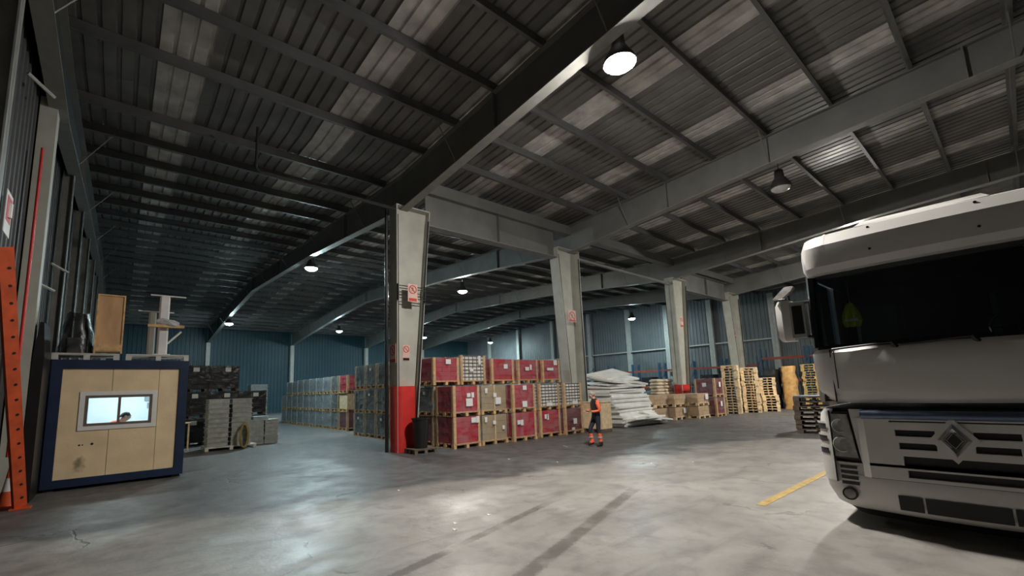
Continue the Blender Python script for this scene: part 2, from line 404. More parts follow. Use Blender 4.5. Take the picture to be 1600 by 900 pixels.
# walls
def wall_sheets(root, axis, fixed, a0, a1, z0f, z1f, mat, wdt=2.0, rib=.25, inward=1):
    n = max(1, round((a1-a0)/wdt)); wd = (a1-a0)/n
    for k in range(n):
        s0 = a0+k*wd; prof = []; nr = max(1, round(wd/rib)); p = wd/nr
        for r in range(nr): prof += [(s0+r*p, 0), (s0+r*p+p*.45, 0), (s0+r*p+p*.55, .035), (s0+r*p+p*.9, .035)]
        prof.append((s0+wd-.004, 0)); mb = MB()
        if axis == 'y': rings = [[(fixed-inward*h, a, zf(a)) for a, h in prof] for zf in (z0f, z1f)]
        else: rings = [[(a, fixed-inward*h, zf(a)) for a, h in prof] for zf in (z0f, z1f)]
        mb.loft(rings); mb.build('wall_sheet', mat, root)
wl = empty('wall_left', (XL, 12, 0), 'dark corrugated left wall with pale posts', kind='structure')
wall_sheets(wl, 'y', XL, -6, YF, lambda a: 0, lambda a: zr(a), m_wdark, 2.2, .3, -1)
wf = empty('wall_far', (18, YF, 0), 'dark teal blue far wall', kind='structure')
wall_sheets(wf, 'x', YF, XL, XR, lambda a: 0, lambda a: 9.1, m_wblue, 2.1, .35, 1)
wr = empty('wall_right', (XR, 20, 0), 'grey corrugated end wall with pale posts and rails', kind='structure')
wall_sheets(wr, 'y', XR, -6, YF, lambda a: 0, lambda a: 5.05, m_wgrey, 2.2, .3, 1)
wall_sheets(wr, 'y', XR+.02, -6, YF, lambda a: 5.05, lambda a: zr(a), m_wgrey, 2.2, .3, 1)
wn = MB().box(XL-.2, XR+.2, YN-.1, YN, 0, 9.1).build('wall_near', m_wdark); tag(wn, 'plain wall behind the camera', kind='structure')
def ipost(root, x, y, z1, name='wall_post', mat=m_post, wx=.2, wy=.2, web='x', z0=0):
    mb = MB()
    if web == 'x':
        mb.box(x-wx/2, x-wx/2+.02, y-wy/2, y+wy/2, z0, z1); mb.box(x+wx/2-.02, x+wx/2, y-wy/2, y+wy/2, z0, z1); mb.box(x-wx/2, x+wx/2, y-.01, y+.01, z0, z1)
    else:
        mb.box(x-wx/2, x+wx/2, y-wy/2, y-wy/2+.02, z0, z1); mb.box(x-wx/2, x+wx/2, y+wy/2-.02, y+wy/2, z0, z1); mb.box(x-.01, x+.01, y-wy/2, y+wy/2, z0, z1)
    return mb.build(name, mat, root)
m_lpost = M('darker_post_paint', (.2, .2, .185), .5, var=.2)  # darker grey than the posts on the other walls
for y in (7.8, 15.9, 19.8, 23.8, 28.5, 33.2, 39, 45): ipost(wl, -1.41, y, zr(y)-1.2, wx=.22, wy=.24, mat=m_lpost)
MB().box(-1.56, -1.30, 11.72, 12.05, 0, zr(12)-1.2).build('wall_column', m_col, wl)
for y in (7.0, 12.4, 17.3, 21.4, 25.6, 30.5, 36, 42, 48): ipost(wr, 40.08, y, zr(y)-.3, wx=.3, wy=.42)
MB().box(40.02, 40.14, -5, 7.0, 5.0, 5.12).build('wall_rail', m_post, wr)
MB().box(40.02, 40.14, 7.2, YF-.3, 5.0, 5.12).build('wall_rail', m_post, wr)
for x in XF: ipost(wf, x, YF-.35, zr(YF)-1.6, wx=.36, wy=.5, web='y')
# steel lattice bits on the left wall
for y, z in ((9.9, 7.2), (15.0, 5.2), (12.6, 4.25)):
    MB().tube((-1.5, y, z), (-1.2, y+.35, z-.12), .03, n=6).build('wall_bracket', m_post, wl)
# ------------------------------------------------------------------ lamps
m_lampb = M('lamp_housing', (.05, .05, .052), .45, .3)
def lit_lens(pw, colr):
    key = 'lit_lens_%d_%d' % (pw, int(colr[2]*100))
    if key in MATS: return MATS[key]
    m = bpy.data.materials.new(key); m.use_nodes = True; MATS[key] = m; P = m.node_tree.nodes['Principled BSDF']
    P.inputs['Base Color'].default_value = (.8, .8, .8, 1); P.inputs['Emission Color'].default_value = (*colr, 1)
    P.inputs['Emission Strength'].default_value = pw/(PI*.315); return m
m_lens_off = M('lamp_lens_unlit', (.6, .6, .57), .25)
def lamp(x, y, z, pw, colr, label):
    r = empty('high_bay_lamp', (x, y, z), label, 'lamp', 'high bay lamps')
    MB().lathe([(.05, .62), (.12, .6), (.14, .36), (.16, .34), (.30, .10), (.32, .02), (.32, 0), (.30, 0), (.28, .09), (.13, .33)], (x, y, z), 24, caps=False).build('bell_housing', m_lampb, r, smooth=True)
    MB().lathe([(.002, -.13), (.10, -.118), (.19, -.085), (.25, -.04), (.284, .012), (.284, .03), (.002, .03)], (x, y, z), 20, caps=False).build('lens', lit_lens(pw, colr) if pw else m_lens_off, r, smooth=True)
    MB().tube((x, y, z+.6), (x, y, zr(y)+.01), .014, n=6).build('hanger_rod', m_lampb, r)
for a in LAMPS: lamp(*a)
# ------------------------------------------------------------------ pallets and loads
def pallet_mb(w, d, h=.144, mat=None):
    # w along x, d along y, centred, base z=0 : three bearers in y, deck boards in x
    mb = MB(); bw = .1
    for fx in (-1, 0, 1):
        cx = fx*(w/2-bw/2)
        mb.box(cx-bw/2, cx+bw/2, -d/2, d/2, 0, .022)
        for fy in (-1, 0, 1):
            cy = fy*(d/2-.07); mb.box(cx-bw/2, cx+bw/2, cy-.07, cy+.07, .022, h-.044)
    for fy in (-1, 0, 1):
        cy = fy*(d/2-.07); mb.box(-w/2, w/2, cy-.05, cy+.05, h-.044, h-.022)
    n = 5
    for i in range(n):
        cy = -d/2+.07+i*(d-.14)/(n-1); mb.box(-w/2, w/2, cy-.06, cy+.06, h-.022, h)
    return mb
KIND = {  # goods material, film, layers (nx, ny, nz), corner boards
    'red': (m_cred, m_film, (3, 3, 5), True), 'wine': (m_cred2, m_film, (3, 3, 5), True),
    'beige': (m_cbei, m_film, (2, 2, 4), False), 'tin': (m_csil, m_film, (6, 6, 7), True),
    'grey': (m_cgry, m_filmg, (2, 2, 3), True), 'pale': (m_cpal, m_filmg, (2, 2, 3), False),
    'black': (m_cblk, m_filmb, (2, 2, 3), False), 'brown': (m_cbrn, m_film, (2, 2, 2), False),
    'slat': (m_wood2, None, (4, 4, 1), False)}
PROTO = {}
def film_mb(w, d, z0, z1, amp=.012):
    mb = MB(); nx, nz = 9, 7; rr = random.Random(3)
    hw, hd = w/2+.015, d/2+.015; per = []
    for i in range(nx): per.append((-hw+2*hw*i/nx, -hd, 0, -1))
    for i in range(nx): per.append((hw, -hd+2*hd*i/nx, 1, 0))
    for i in range(nx): per.append((hw-2*hw*i/nx, hd, 0, 1))
    for i in range(nx): per.append((-hw, hd-2*hd*i/nx, -1, 0))
    rings = []
    for k in range(nz+1):
        z = z0+(z1-z0)*k/nz
        rings.append([(x+nx_*rr.uniform(-.2, 1)*amp, y+ny_*rr.uniform(-.2, 1)*amp, z+rr.uniform(-.004, .004)) for x, y, nx_, ny_ in per])
    mb.loft(rings, True); return mb
def load(kind, x0, x1, y0, y1, z0, h, label, group, tags=(), pmat=None, cat='pallet load', rz=0):
    w, d, h = round((x1-x0)/.05)*.05, round((y1-y0)/.05)*.05, round(h/.02)*.02
    pmat = pmat or m_wood; key = (kind, w, d, h, pmat.name)
    loc = ((x0+x1)/2, (y0+y1)/2, z0)
    if key in PROTO:
        r = copy_tree(PROTO[key]); r.location = loc
        for ch in list(r.children):
            if ch.name.startswith('paper_label'): bpy.data.objects.remove(ch)
    else:
        r = empty('pallet_load', loc)
        gm, fm, (nx, ny, nz), corners = KIND[kind]
        pallet_mb(w, d).build('pallet', pmat, r, world=False)
        g = MB(); gz0, gz1 = .146, h-.012; gw, gd = w-.05, d-.05; gp = .006 if kind != 'tin' else .04
        if kind == 'tin':
            core = MB().box(-gw/2+.03, gw/2-.03, -gd/2+.03, gd/2-.03, gz0, gz1-.01).build('tray_core', m_cgap, r, world=False)
        for i in range(nx):
            for j in range(ny):
                if nx > 3 and 0 < i < nx-1 and 0 < j < ny-1: continue
                for k in range(nz):
                    X0, X1 = -gw/2+gw*i/nx+gp/2, -gw/2+gw*(i+1)/nx-gp/2
                    Y0, Y1 = -gd/2+gd*j/ny+gp/2, -gd/2+gd*(j+1)/ny-gp/2
                    Z0, Z1 = gz0+(gz1-gz0)*k/nz, gz0+(gz1-gz0)*(k+1)/nz-gp
                    if kind in ('red', 'wine', 'beige', 'brown'):
                        e = .006*math.sin(i*7+j*5+k*3); X0 += e; X1 += e; Y0 += e
                    g.box(X0, X1, Y0, Y1, Z0, Z1)
        g.build({'tin': 'tins', 'slat': 'slatted_sides'}.get(kind, 'cartons'), gm, r, world=False)
        if corners:
            for sx in (-1, 1):
                for sy in (-1, 1):
                    c = MB(); cx, cy = sx*(w/2-.02), sy*(d/2-.02)
                    c.box(min(cx, cx-sx*.085), max(cx, cx-sx*.085), min(cy, cy+sy*.012), max(cy, cy+sy*.012), .144, h)
                    c.box(min(cx, cx+sx*.012), max(cx, cx+sx*.012), min(cy, cy-sy*.085), max(cy, cy-sy*.085), .144, h)
                    c.build('corner_board', m_wood, r, world=False)
        if kind == 'beige':
            MB().box(-.015, .015, -d/2-.004, -d/2+.02, .144, h).build('strap', m_wood2, r, world=False)
        if fm: film_mb(w, d, .1, h+.01).build('stretch_film', fm, r, world=False)
        PROTO[key] = r
    for (u, v, ww, hh, side) in tags:      # paper labels, u v in 0..1 on the -y or -x face
        mb = MB()
        if side == 'y':
            cx = -w/2+w*u; cz = .15+(h-.15)*v; mb.box(cx-ww/2, cx+ww/2, -d/2-.034, -d/2-.03, cz-hh/2, cz+hh/2)
        else:
            cy = d/2-d*u; cz = .15+(h-.15)*v; mb.box(-w/2-.034, -w/2-.03, cy-ww/2, cy+ww/2, cz-hh/2, cz+hh/2)
        mb.build('paper_label', m_paper, r, world=False)
    tag(r, label, cat, group); r.rotation_euler.z = rz
    return r
T3 = ['bottom', 'middle', 'top']
NTH = 'first second third fourth fifth sixth seventh eighth ninth tenth eleventh twelfth thirteenth fourteenth fifteenth sixteenth seventeenth eighteenth nineteenth twentieth'.split()
NTH += ['twenty-'+q for q in NTH[:9]]+['thirtieth']+['thirty-'+q for q in NTH[:9]]
ORD = ['first', 'second', 'third', 'fourth', 'fifth', 'sixth', 'seventh', 'eighth', 'ninth', 'tenth']
# front rank of the carton block
xs5 = [(7.85, 8.9), (8.95, 10.05), (10.2, 11.3), (11.6, 12.7), (12.8, 13.85)]
kinds = [['red', 'beige', 'red', 'red', 'wine'], ['red', 'beige', 'red', 'tin', 'tin'], ['red', 'tin', 'red', 'red', 'red']]
nm = {'red': 'wine red carton', 'beige': 'beige carton', 'tin': 'silver tin', 'wine': 'dull wine red carton'}
lab = {(0, 0): [(.72, .85, .2, .16, 'y'), (.86, .86, .12, .2, 'y')], (1, 0): [(.55, .62, .14, .12, 'y'), (.7, .62, .1, .16, 'y'), (.57, .34, .26, .24, 'y')],
       (2, 0): [(.55, .82, .2, .16, 'y')], (0, 1): [(.13, .82, .1, .16, 'y'), (.45, .68, .12, .12, 'y'), (.8, .45, .1, .12, 'y')],
       (1, 1): [(.17, .77, .1, .16, 'y'), (.5, .58, .13, .13, 'y'), (.62, .34, .24, .22, 'y')],
       (0, 2): [(.2, .6, .14, .14, 'y'), (.33, .58, .12, .18, 'y')], (1, 2): [(.5, .84, .18, .15, 'y'), (.48, .14, .22, .2, 'y')],
       (2, 2): [(.6, .62, .18, .16, 'y'), (.2, .5, .12, .2, 'x')], (0, 3): [(.25, .72, .16, .16, 'y'), (.33, .7, .1, .2, 'y')],
       (2, 3): [(.42, .52, .2, .14, 'y'), (.6, .6, .1, .2, 'y')], (0, 4): [(.5, .4, .2, .2, 'y'), (.38, .05, .16, .1, 'y')],
       (2, 4): [(.4, .5, .36, .1, 'y'), (.7, .85, .2, .2, 'y')], (1, 3): [(.45, .05, .3, .12, 'y')], (1, 4): [(.55, .06, .3, .12, 'y')],
       (2, 1): [(.72, .8, .1, .3, 'y'), (.4, .4, .14, .1, 'y')]}
zt = [0, .955, 1.94]
for t_ in range(3):
    for i, (a, b) in enumerate(xs5):
        k = kinds[t_][i]
        y0 = 11.2 - (.12 if i in (2, 4) else 0) + (.95 if t_ == 2 else 0)
        h = .94 if t_ < 2 else (1.0 if i == 1 else .9)
        if t_ == 2: a, b = a-.1, b-.08
        load(k, a, b, y0, y0+1.0, zt[t_], h, '%s pallet load, %s tier of front rank, %s from red pillar' % (nm[k], T3[t_], ORD[i]),
             'pallet loads of the carton block', lab.get((t_, i), []))
# left flank of the carton block
for t_ in range(3):
    y = 12.32 if t_ < 2 else 13.28
    k_ = 0
    while y < 17.7:
        kd = 'grey' if (k_+t_) % 3 or k_ > 2 else 'wine'
        load(kd, 7.85, 8.9, y, y+1.0, zt[t_], .94 if t_ < 2 else .98, '%s film-wrapped load, %s tier of block flank, %s behind front rank' % ('dark grey' if kd == 'grey' else 'wine red', T3[t_], ORD[k_]),
             'pallet loads of the carton block', [(.5, .75, .14, .1, 'x')] if (k_+t_) % 2 else [])
        y += 1.06; k_ += 1
# far long row behind
zb = [0, .9, 1.8]
for t_ in range(3):
    for k_ in range(10):
        kd = 'pale' if k_ > 1 else 'grey'
        if k_ == 0: kd = ['wine', 'slat', 'red'][t_]
        if t_ == 2 and k_ == 9: continue
        load(kd, 8.5, 9.6, 21.0+k_*1.12, 22.05+k_*1.12, zb[t_], .88 - (.06 if t_ == 2 and k_ > 6 else 0),
             '%s load in the long far row, %s tier, %s from front' % ({'pale': 'pale film-wrapped', 'grey': 'grey film-wrapped', 'wine': 'dull red', 'slat': 'slatted wood', 'red': 'red carton'}[kd], T3[t_], ORD[k_]),
             'pallet loads of the far row', [(.5, .6, .22, .18, 'y')] if k_ == 0 and t_ == 2 else [])
for i, (x, z) in enumerate(((7.2, 0), (7.2, .9), (7.2, 1.8))):
    load('pale', x, x+1.1, 35.2, 36.3, z, .86, 'pale wrapped load at the far end between black and long stacks, %s tier' % T3[i], 'pallet loads of the far corner')
# black wrapped loads right of the cabin
for cx, tiers, y in ((1.62, 3, 20.5), (2.7, 3, 20.5), (3.85, 2, 21.0)):
    for t_ in range(tiers):
        load('black', cx, cx+1.05, y, y+1.0, 1.02*t_, 1.0, 'black wrapped load beside the office cabin, %s tier, %s from the cabin' % (T3[t_], {1.62: 'first', 2.7: 'second', 3.85: 'third'}[cx]),
             'black pallet loads', [(.62, .82, .2, .16, 'y')], pmat=m_wood3)
# grey trays on a white pallet
r = empty('low_pallet', (3.1, 18.2, 0), 'pale low pallet under the two grey tray stacks', 'pallet')
pallet_mb(1.55, 1.0, .13).build('boards', m_woodg, r, world=False)
def tray_mesh(w, d, h):
    mb = MB(); mb.box(-w/2, w/2, -d/2, d/2, 0, h*.8); mb.box(-w/2-.03, w/2+.03, -d/2-.03, d/2+.03, h*.80, h*.96)
    for k in range(5): mb.box(-w/2+w*(k+.5)/5-.012, -w/2+w*(k+.5)/5+.012, -d/2-.012, -d/2, 0, h*.78)
    return mb.mesh('plastic_tray', m_tray)
tm = tray_mesh(.60, .8, .16)
for cx, sd in ((2.70, 'left'), (3.40, 'right')):
    for k in range(10):
        o = link('plastic_tray', tm); o.location = (cx+random.uniform(-.01, .01), 18.2, .132+.16*k)
        tag(o, 'grey tray, %s up in the %s tall stack on the pale low pallet' % (NTH[k], sd), 'tray', 'grey trays, %s tall stack' % sd)
tm2 = tray_mesh(.46, .7, .15)
for cx, sd in ((4.08, 'left'), (4.58, 'right')):
    for k in range(6):
        o = link('plastic_tray', tm2); o.location = (cx+random.uniform(-.01, .01), 18.95, .004+.15*k)
        tag(o, 'grey tray, %s up in the %s pile of the lower stack by the coil' % (NTH[k], sd), 'tray', 'grey trays, lower stack, %s pile' % sd)
t = MB(); t.cbox(3.95, 4.5, 18.7, 19.2, .91, 1.03, .02)
single('flat_carton', t, m_cpal, 'flat white carton lying on the lower tray stack', 'carton')
# coil of hose leaning on the trays
r = empty('hose_coil', (3.42, 17.5, 0), 'coil of dull yellow hose leaning before the grey trays', 'hose')
m_hose = M('yellow_hose', (.26, .20, .06), .5, var=.3)
for k in range(6):
    mb = MB(); R_ = .38+.02*(k % 3); cy = 17.45+.03*k
    pts = [(3.42+.35*R_*math.cos(2*PI*i/24)+.01*k, cy+.6*R_*math.cos(2*PI*i/24)*.3, .448+R_*math.sin(2*PI*i/24)) for i in range(25)]
    mb.path(pts, .024, 6); mb.build('hose_loop', m_hose, r)
# low wooden stand by the cabin corner
r = empty('trestle', (1.75, 19.0, 0), 'small pale wooden trestle at the cabin corner', 'trestle')
MB().box(1.5, 2.02, 18.85, 19.15, .92, .96).build('top', m_wood2, r)
for x in (1.54, 1.94): MB().box(x, x+.05, 18.9, 18.95, 0, .92).build('leg', m_wood2, r)
# ------------------------------------------------------------------ office cabin
PX0, PX1, PY0, PY1, PZ = -1.1, 1.25, 12.75, 18.3, 2.66
m_panel = M('cabin_panel', (.80, .63, .39), .6, var=.1, scale=2.5, bump=.1)
def panel_material():
    m = m_panel; N = m.node_tree.nodes; L = m.node_tree.links; P = N['Principled BSDF']
    ramp = [n for n in N if n.type == 'VALTORGB'][0]; g = [n for n in N if n.type == 'NEW_GEOMETRY'][0]
    # brown drip stain low on the left of the front
    d = N.new('ShaderNodeVectorMath'); d.operation = 'DISTANCE'; d.inputs[1].default_value = (-.55, PY0, .50); L.new(g.outputs['Position'], d.inputs[0])
    n = N.new('ShaderNodeTexNoise'); n.inputs['Scale'].default_value = 9; n.inputs['Detail'].default_value = 5; L.new(g.outputs['Position'], n.inputs['Vector'])
    a = N.new('ShaderNodeMath'); a.operation = 'MULTIPLY_ADD'; a.inputs[1].default_value = .35; L.new(n.outputs['Fac'], a.inputs[0]); L.new(d.outputs['Value'], a.inputs[2])
    mr = N.new('ShaderNodeMapRange'); mr.inputs[1].default_value = .20; mr.inputs[2].default_value = .32; mr.inputs[3].default_value = .75; mr.inputs[4].default_value = 0
    L.new(a.outputs[0], mr.inputs[0])
    mx = N.new('ShaderNodeMix'); mx.data_type = 'RGBA'; L.new(mr.outputs[0], mx.inputs[0]); L.new(ramp.outputs[0], mx.inputs[6]); mx.inputs[7].default_value = (.13, .085, .04, 1)
    L.new(mx.outputs[2], P.inputs['Base Color'])
panel_material()
cb = empty('office_cabin', (.07, PY0, 0), 'beige portable office cabin with navy frame and lit window', 'cabin')
f = MB()
for x in (PX0, PX1-.17): f.box(x, x+.17, PY0-.03, PY0+.17, .06, PZ); f.box(x, x+.17, PY1-.17, PY1, .06, PZ)
for y in (PY0-.03, PY1-.17):
    f.box(PX0+.17, PX1-.17, y, y+.2, PZ-.19, PZ); f.box(PX0+.17, PX1-.17, y, y+.2, .06, .22)
for x in (PX0, PX1-.17): f.box(x, x+.17, PY0+.17, PY1-.17, PZ-.19, PZ); f.box(x, x+.17, PY0+.17, PY1-.17, .06, .22)
f.build('frame', m_blue, cb)
for x in (PX0+.05, PX1-.2):
    for y in (PY0+.02, PY1-.2): MB().box(x, x+.15, y, y+.15, 0, .06).build('foot', m_dark, cb)
WX0, WX1, WZ0, WZ1 = -.54, .60, 1.26, 1.90
seams = [PX0+.17, -.12, .70, PX1-.17]
for i in range(3):
    a, b = seams[i]+.004, seams[i+1]-.004; mb = MB()
    if i == 2: mb.box(a, b, PY0, PY0+.05, .22, PZ-.19)
    else:
        mb.box(a, b, PY0, PY0+.05, .22, WZ0); mb.box(a, b, PY0, PY0+.05, WZ1, PZ-.19)
        if i == 0: mb.box(a, WX0, PY0, PY0+.05, WZ0, WZ1)
        else: mb.box(WX1, b, PY0, PY0+.05, WZ0, WZ1)
    mb.build('wall_panel', m_panel, cb)
for x in (PX0+.02, PX1-.07): MB().box(x, x+.05, PY0+.17, PY1-.17, .22, PZ-.19).build('side_panel', m_panel, cb)
MB().box(PX0+.17, PX1-.17, PY1-.08, PY1-.03, .22, PZ-.19).build('back_panel', m_panel, cb)
MB().box(PX0+.1, PX1-.1, PY0+.1, PY1-.1, .14, .2).build('cabin_floor', m_tray, cb)
MB().box(PX0+.01, PX1-.01, PY0+.02, PY1-.02, PZ-.05, PZ-.005).build('cabin_roof', m_woodg, cb)
m_trim = M('white_window_trim', (.78, .77, .73), .5, var=.05); m_alu = M('brown_aluminium', (.20, .165, .14), .4, .3)
wt = MB(); e = .085
wt.box(WX0-e, WX1+e, PY0-.02, PY0+.0, WZ1, WZ1+e); wt.box(WX0-e, WX1+e, PY0-.02, PY0, WZ0-e, WZ0); wt.box(WX0-e, WX0, PY0-.02, PY0, WZ0, WZ1); wt.box(WX1, WX1+e, PY0-.02, PY0, WZ0, WZ1)
wo = wt.build('window_trim', m_trim, cb)
af = MB(); q = .055
af.box(WX0, WX1, PY0-.01, PY0+.06, WZ1-q, WZ1); af.box(WX0, WX1, PY0-.01, PY0+.06, WZ0, WZ0+q); af.box(WX0, WX0+q, PY0-.01, PY0+.06, WZ0+q, WZ1-q); af.box(WX1-q, WX1, PY0-.01, PY0+.06, WZ0+q, WZ1-q)
af.box(.0, .05, PY0-.012, PY0+.055, WZ0+q, WZ1-q)
wfm = af.build('window_frame', m_alu, cb)
m_pane = glass('window_pane', (.93, .97, .98))
for a, b in ((WX0+q, 0), (.05, WX1-q)): MB().box(a, b, PY0+.02, PY0+.026, WZ0+q, WZ1-q).build('pane', m_pane, wfm)
# lining, ceiling light and cupboard inside
m_lin = M('white_lining', (.75, .82, .84), .6, var=.04)
ln = MB(); ln.box(PX0+.075, PX0+.085, PY0+.06, 15.5, .2, 2.45); ln.box(PX1-.085, PX1-.075, PY0+.06, 15.5, .2, 2.45); ln.box(PX0+.08, PX1-.08, 15.5, 15.52, .2, 2.45); ln.box(PX0+.08, PX1-.08, PY0+.06, 15.5, 2.45, 2.46)
ln.box(PX0+.08, WX0-.005, PY0+.055, PY0+.065, .2, 2.45); ln.box(WX1+.005, PX1-.08, PY0+.055, PY0+.065, .2, 2.45); ln.box(WX0-.005, WX1+.005, PY0+.055, PY0+.065, .2, WZ0); ln.box(WX0-.005, WX1+.005, PY0+.055, PY0+.065, WZ1, 2.45)
ln.build('lining', m_lin, cb)
for (a, b, z0, z1) in ((.55, .95, 1.75, 1.95), (.62, .9, 1.55, 1.7)): MB().box(a, b, 15.46, 15.495, z0, z1).build('notice_sheet', m_cpal, cb)
MB().box(-.72, -.66, 15.44, 15.5, .9, 2.3).build('wall_duct', m_alu, cb)
m_tubel = M('office_tube', (.9, .97, 1), .4, var=0, emit=12)
MB().box(-.6, .75, 14.3, 14.42, 2.40, 2.44).build('ceiling_light', m_tubel, cb)
ld = bpy.data.lights.new('office_light', 'AREA'); ld.shape = 'RECTANGLE'; ld.size = 1.3; ld.size_y = .12; ld.energy = 26; ld.color = (.85, .97, 1)
lo = bpy.data.objects.new('office_light', ld); COL.objects.link(lo); lo.parent = cb; lo.location = (0, 14.36-PY0, 2.385)
for x, z, rr in ((-.57, .88, .018), (-.52, .88, .014), (-.37, .89, .024)):
    MB().lathe([(rr, -.004), (rr, .01)], (x, PY0, z), 10, 'y').build('cable_hole', m_black, cb)
# pallets and goods on the cabin roof
for x0, x1, lb in ((-1.12, -.04, 'pale grey pallet on the cabin roof under the wooden panel'), (.07, 1.24, 'pale grey pallet on the cabin roof under the white pedestal frames')):
    r = empty('roof_pallet', ((x0+x1)/2, PY0+.4, PZ+.002), lb, 'pallet'); pallet_mb(x1-x0, .85, .14).build('boards', m_woodg, r, world=False)
zt0 = PZ+.148
m_ply = M('orange_plywood', (.60, .36, .18), .55, var=.18, scale=3, stretch=(2, 2, .5))
r = empty('wood_panel_case', (-.25, PY0+.35, zt0), 'tall orange wooden panel case standing on the cabin roof', 'case')
mb = MB(); mb.box(-.46, -.03, PY0+.02, PY0+.30, zt0+.03, zt0+1.28); mb.build('case_body', m_ply, r)
mb = MB(); mb.box(-.485, -.455, PY0, PY0+.32, zt0, zt0+1.31); mb.box(-.035, -.005, PY0, PY0+.32, zt0, zt0+1.31); mb.box(-.455, -.035, PY0, PY0+.32, zt0+1.28, zt0+1.31); mb.build('edge_frame', m_wood, r)
MB().box(-.455, -.035, PY0, PY0+.02, zt0+.05, zt0+.2).build('kick_board', m_wood, r)
r = empty('film_bundle', (-.75, PY0+.4, zt0), 'dark film-wrapped bundle left of the wooden panel case', 'bundle')
mb = MB(); rings = []
for k in range(7):
    z = zt0+.9*k/6; s_ = 1-.45*(k/6)**2
    rings.append([(-.78+(.30*s_+random.uniform(-.03, .03))*math.cos(2*PI*i/14), PY0+.42+(.34*s_+random.uniform(-.03, .03))*math.sin(2*PI*i/14), z+random.uniform(-.02, .02)*(k > 0)) for i in range(14)])
mb.loft(rings, True, True, True); mb.build('wrapping', m_filmb, r, smooth=True)
MB().cbox(-.95, -.6, PY0+.25, PY0+.6, zt0+.01, zt0+.35, .03).build('goods', m_tray, r)
m_wtube = M('white_enamel', (.72, .71, .68), .35, var=.08)
for k, (cx, cy, top, lb) in enumerate(((.72, PY0+.25, 1.42, 'white pedestal table frame standing in front on the cabin roof'), (.52, PY0+.62, 1.08, 'shorter white pedestal frame behind on the cabin roof'))):
    r = empty('pedestal_frame', (cx, cy, zt0), lb, 'table frame')
    w_ = .10 if k == 0 else .075
    MB().cbox(cx-w_, cx+w_, cy-w_, cy+w_, zt0+.02, zt0+top, .03).build('post', m_wtube, r)
    MB().cbox(cx-w_-.06, cx+w_+.06, cy-w_-.06, cy+w_+.06, zt0, zt0+.02, .01).build('foot_plate', m_wtube, r)
    MB().box(cx-.28, cx+.42, cy-.03, cy+.03, zt0+top, zt0+top+.025).build('top_bar', m_wtube, r)
    if k == 0: MB().tube((cx+w_, cy, zt0+.28), (cx+.36, cy-.02, zt0+.58), .022).build('diagonal_brace', m_wtube, r)
r = empty('cross_board', (.75, PY0+.1, zt0+.65), 'wooden cross board tied with film halfway up the pedestal frames', 'board')
MB().box(.42, 1.12, PY0+.02, PY0+.14, zt0+.645, zt0+.705).build('board', m_wood, r)
mb = MB(); rings = []
for k in range(5):
    rad = .06+.06*math.sin(PI*k/4)
    rings.append([(.58+.11*k, PY0+.08+rad*math.cos(2*PI*i/9)*random.uniform(.7, 1.1), zt0+.78-.015*k+rad*math.sin(2*PI*i/9)*random.uniform(.7, 1.1)) for i in range(9)])
mb.loft(rings, True, True, True); mb.build('film_knot', film('silver_film', (.6, .6, .6), .5, .9), r)
# ------------------------------------------------------------------ left wall corner
r = empty('rack_upright', (-1.17, 11.22, 0), 'orange perforated rack upright leaning against the left wall', 'rack upright')
p0, p1 = Vector((-1.17, 11.22, .02)), Vector((-1.36, 8.95, 3.97))
ax = (p1-p0).normalized(); sd = Vector((.80, .60, 0)); sd = (sd-ax*sd.dot(ax)).normalized(); nn = ax.cross(sd)
if nn.y > 0: nn = -nn
Mx = Matrix((sd, nn, ax)).transposed().to_4x4(); Mx.translation = p0; Ln = (p1-p0).length
mb = MB(); mb.box(-.085, .085, -.004, .004, 0, Ln, Mx); mb.box(-.085, -.078, -.07, -.004, 0, Ln, Mx); mb.box(.078, .085, -.07, -.004, 0, Ln, Mx); mb.build('channel', m_orange, r)
for k in range(16):
    c = Mx @ Vector((.02, .006, .2+k*.27)); MB().tube(c-nn*.002, c+nn*.004, .022, n=8).build('slot_hole', m_black, r)
    c2_ = Mx @ Vector((.02, -.006, .2+k*.27))
MB().box(-1.30, -1.04, 11.1, 11.34, 0, .02).build('foot_plate', m_orange, r)
r = empty('traffic_cone', (-1.37, 11.52, 0), 'orange traffic cone with white band behind the leaning upright', 'cone')
MB().cbox(-1.53, -1.21, 11.36, 11.68, 0, .04, .03).build('base', m_orange, r)
MB().lathe([(.13, .04), (.09, .28)], (-1.37, 11.52, 0), 18).build('lower_cone', m_orange, r, smooth=True)
MB().lathe([(.09, .28), (.055, .5)], (-1.37, 11.52, 0), 18).build('white_band', m_paper, r, smooth=True)
MB().lathe([(.055, .5), (.025, .72), (.015, .73)], (-1.37, 11.52, 0), 18).build('tip', m_orange, r, smooth=True)
t = MB(); t.path([(-1.36, 10.95, .9), (-1.36, 10.95, 6.4)], .024, 10)
single('red_riser_pipe', t, m_red, 'thin red fire riser pipe on the left wall column', 'pipe', smooth=True)
r = empty('covered_stack', (-1.2, 12.2, 0), 'tall black sheeted stack between the left wall and the cabin', 'covered stack')
mb = MB(); rings = []
for k in range(6):
    z = 3.3*k/5; i_ = .0 if k < 5 else .05
    rings.append([(-1.285+i_, 11.74+i_, z), (-1.13-i_, 11.74+i_, z), (-1.12-i_, 12.68-i_, z), (-1.285+i_, 12.68-i_, z)])
mb.loft(rings, True, True, True); mb.build('black_sheet', m_black, r)
r = empty('fire_sign', (-1.47, 9.6, 4.3), 'red and white fire sign high on the left wall', 'sign')
MB().box(-1.475, -1.465, 9.3, 9.75, 4.3, 4.95).build('plate', m_paper, r)
MB().box(-1.464, -1.46, 9.36, 9.69, 4.5, 4.88).build('red_field', m_red, r)
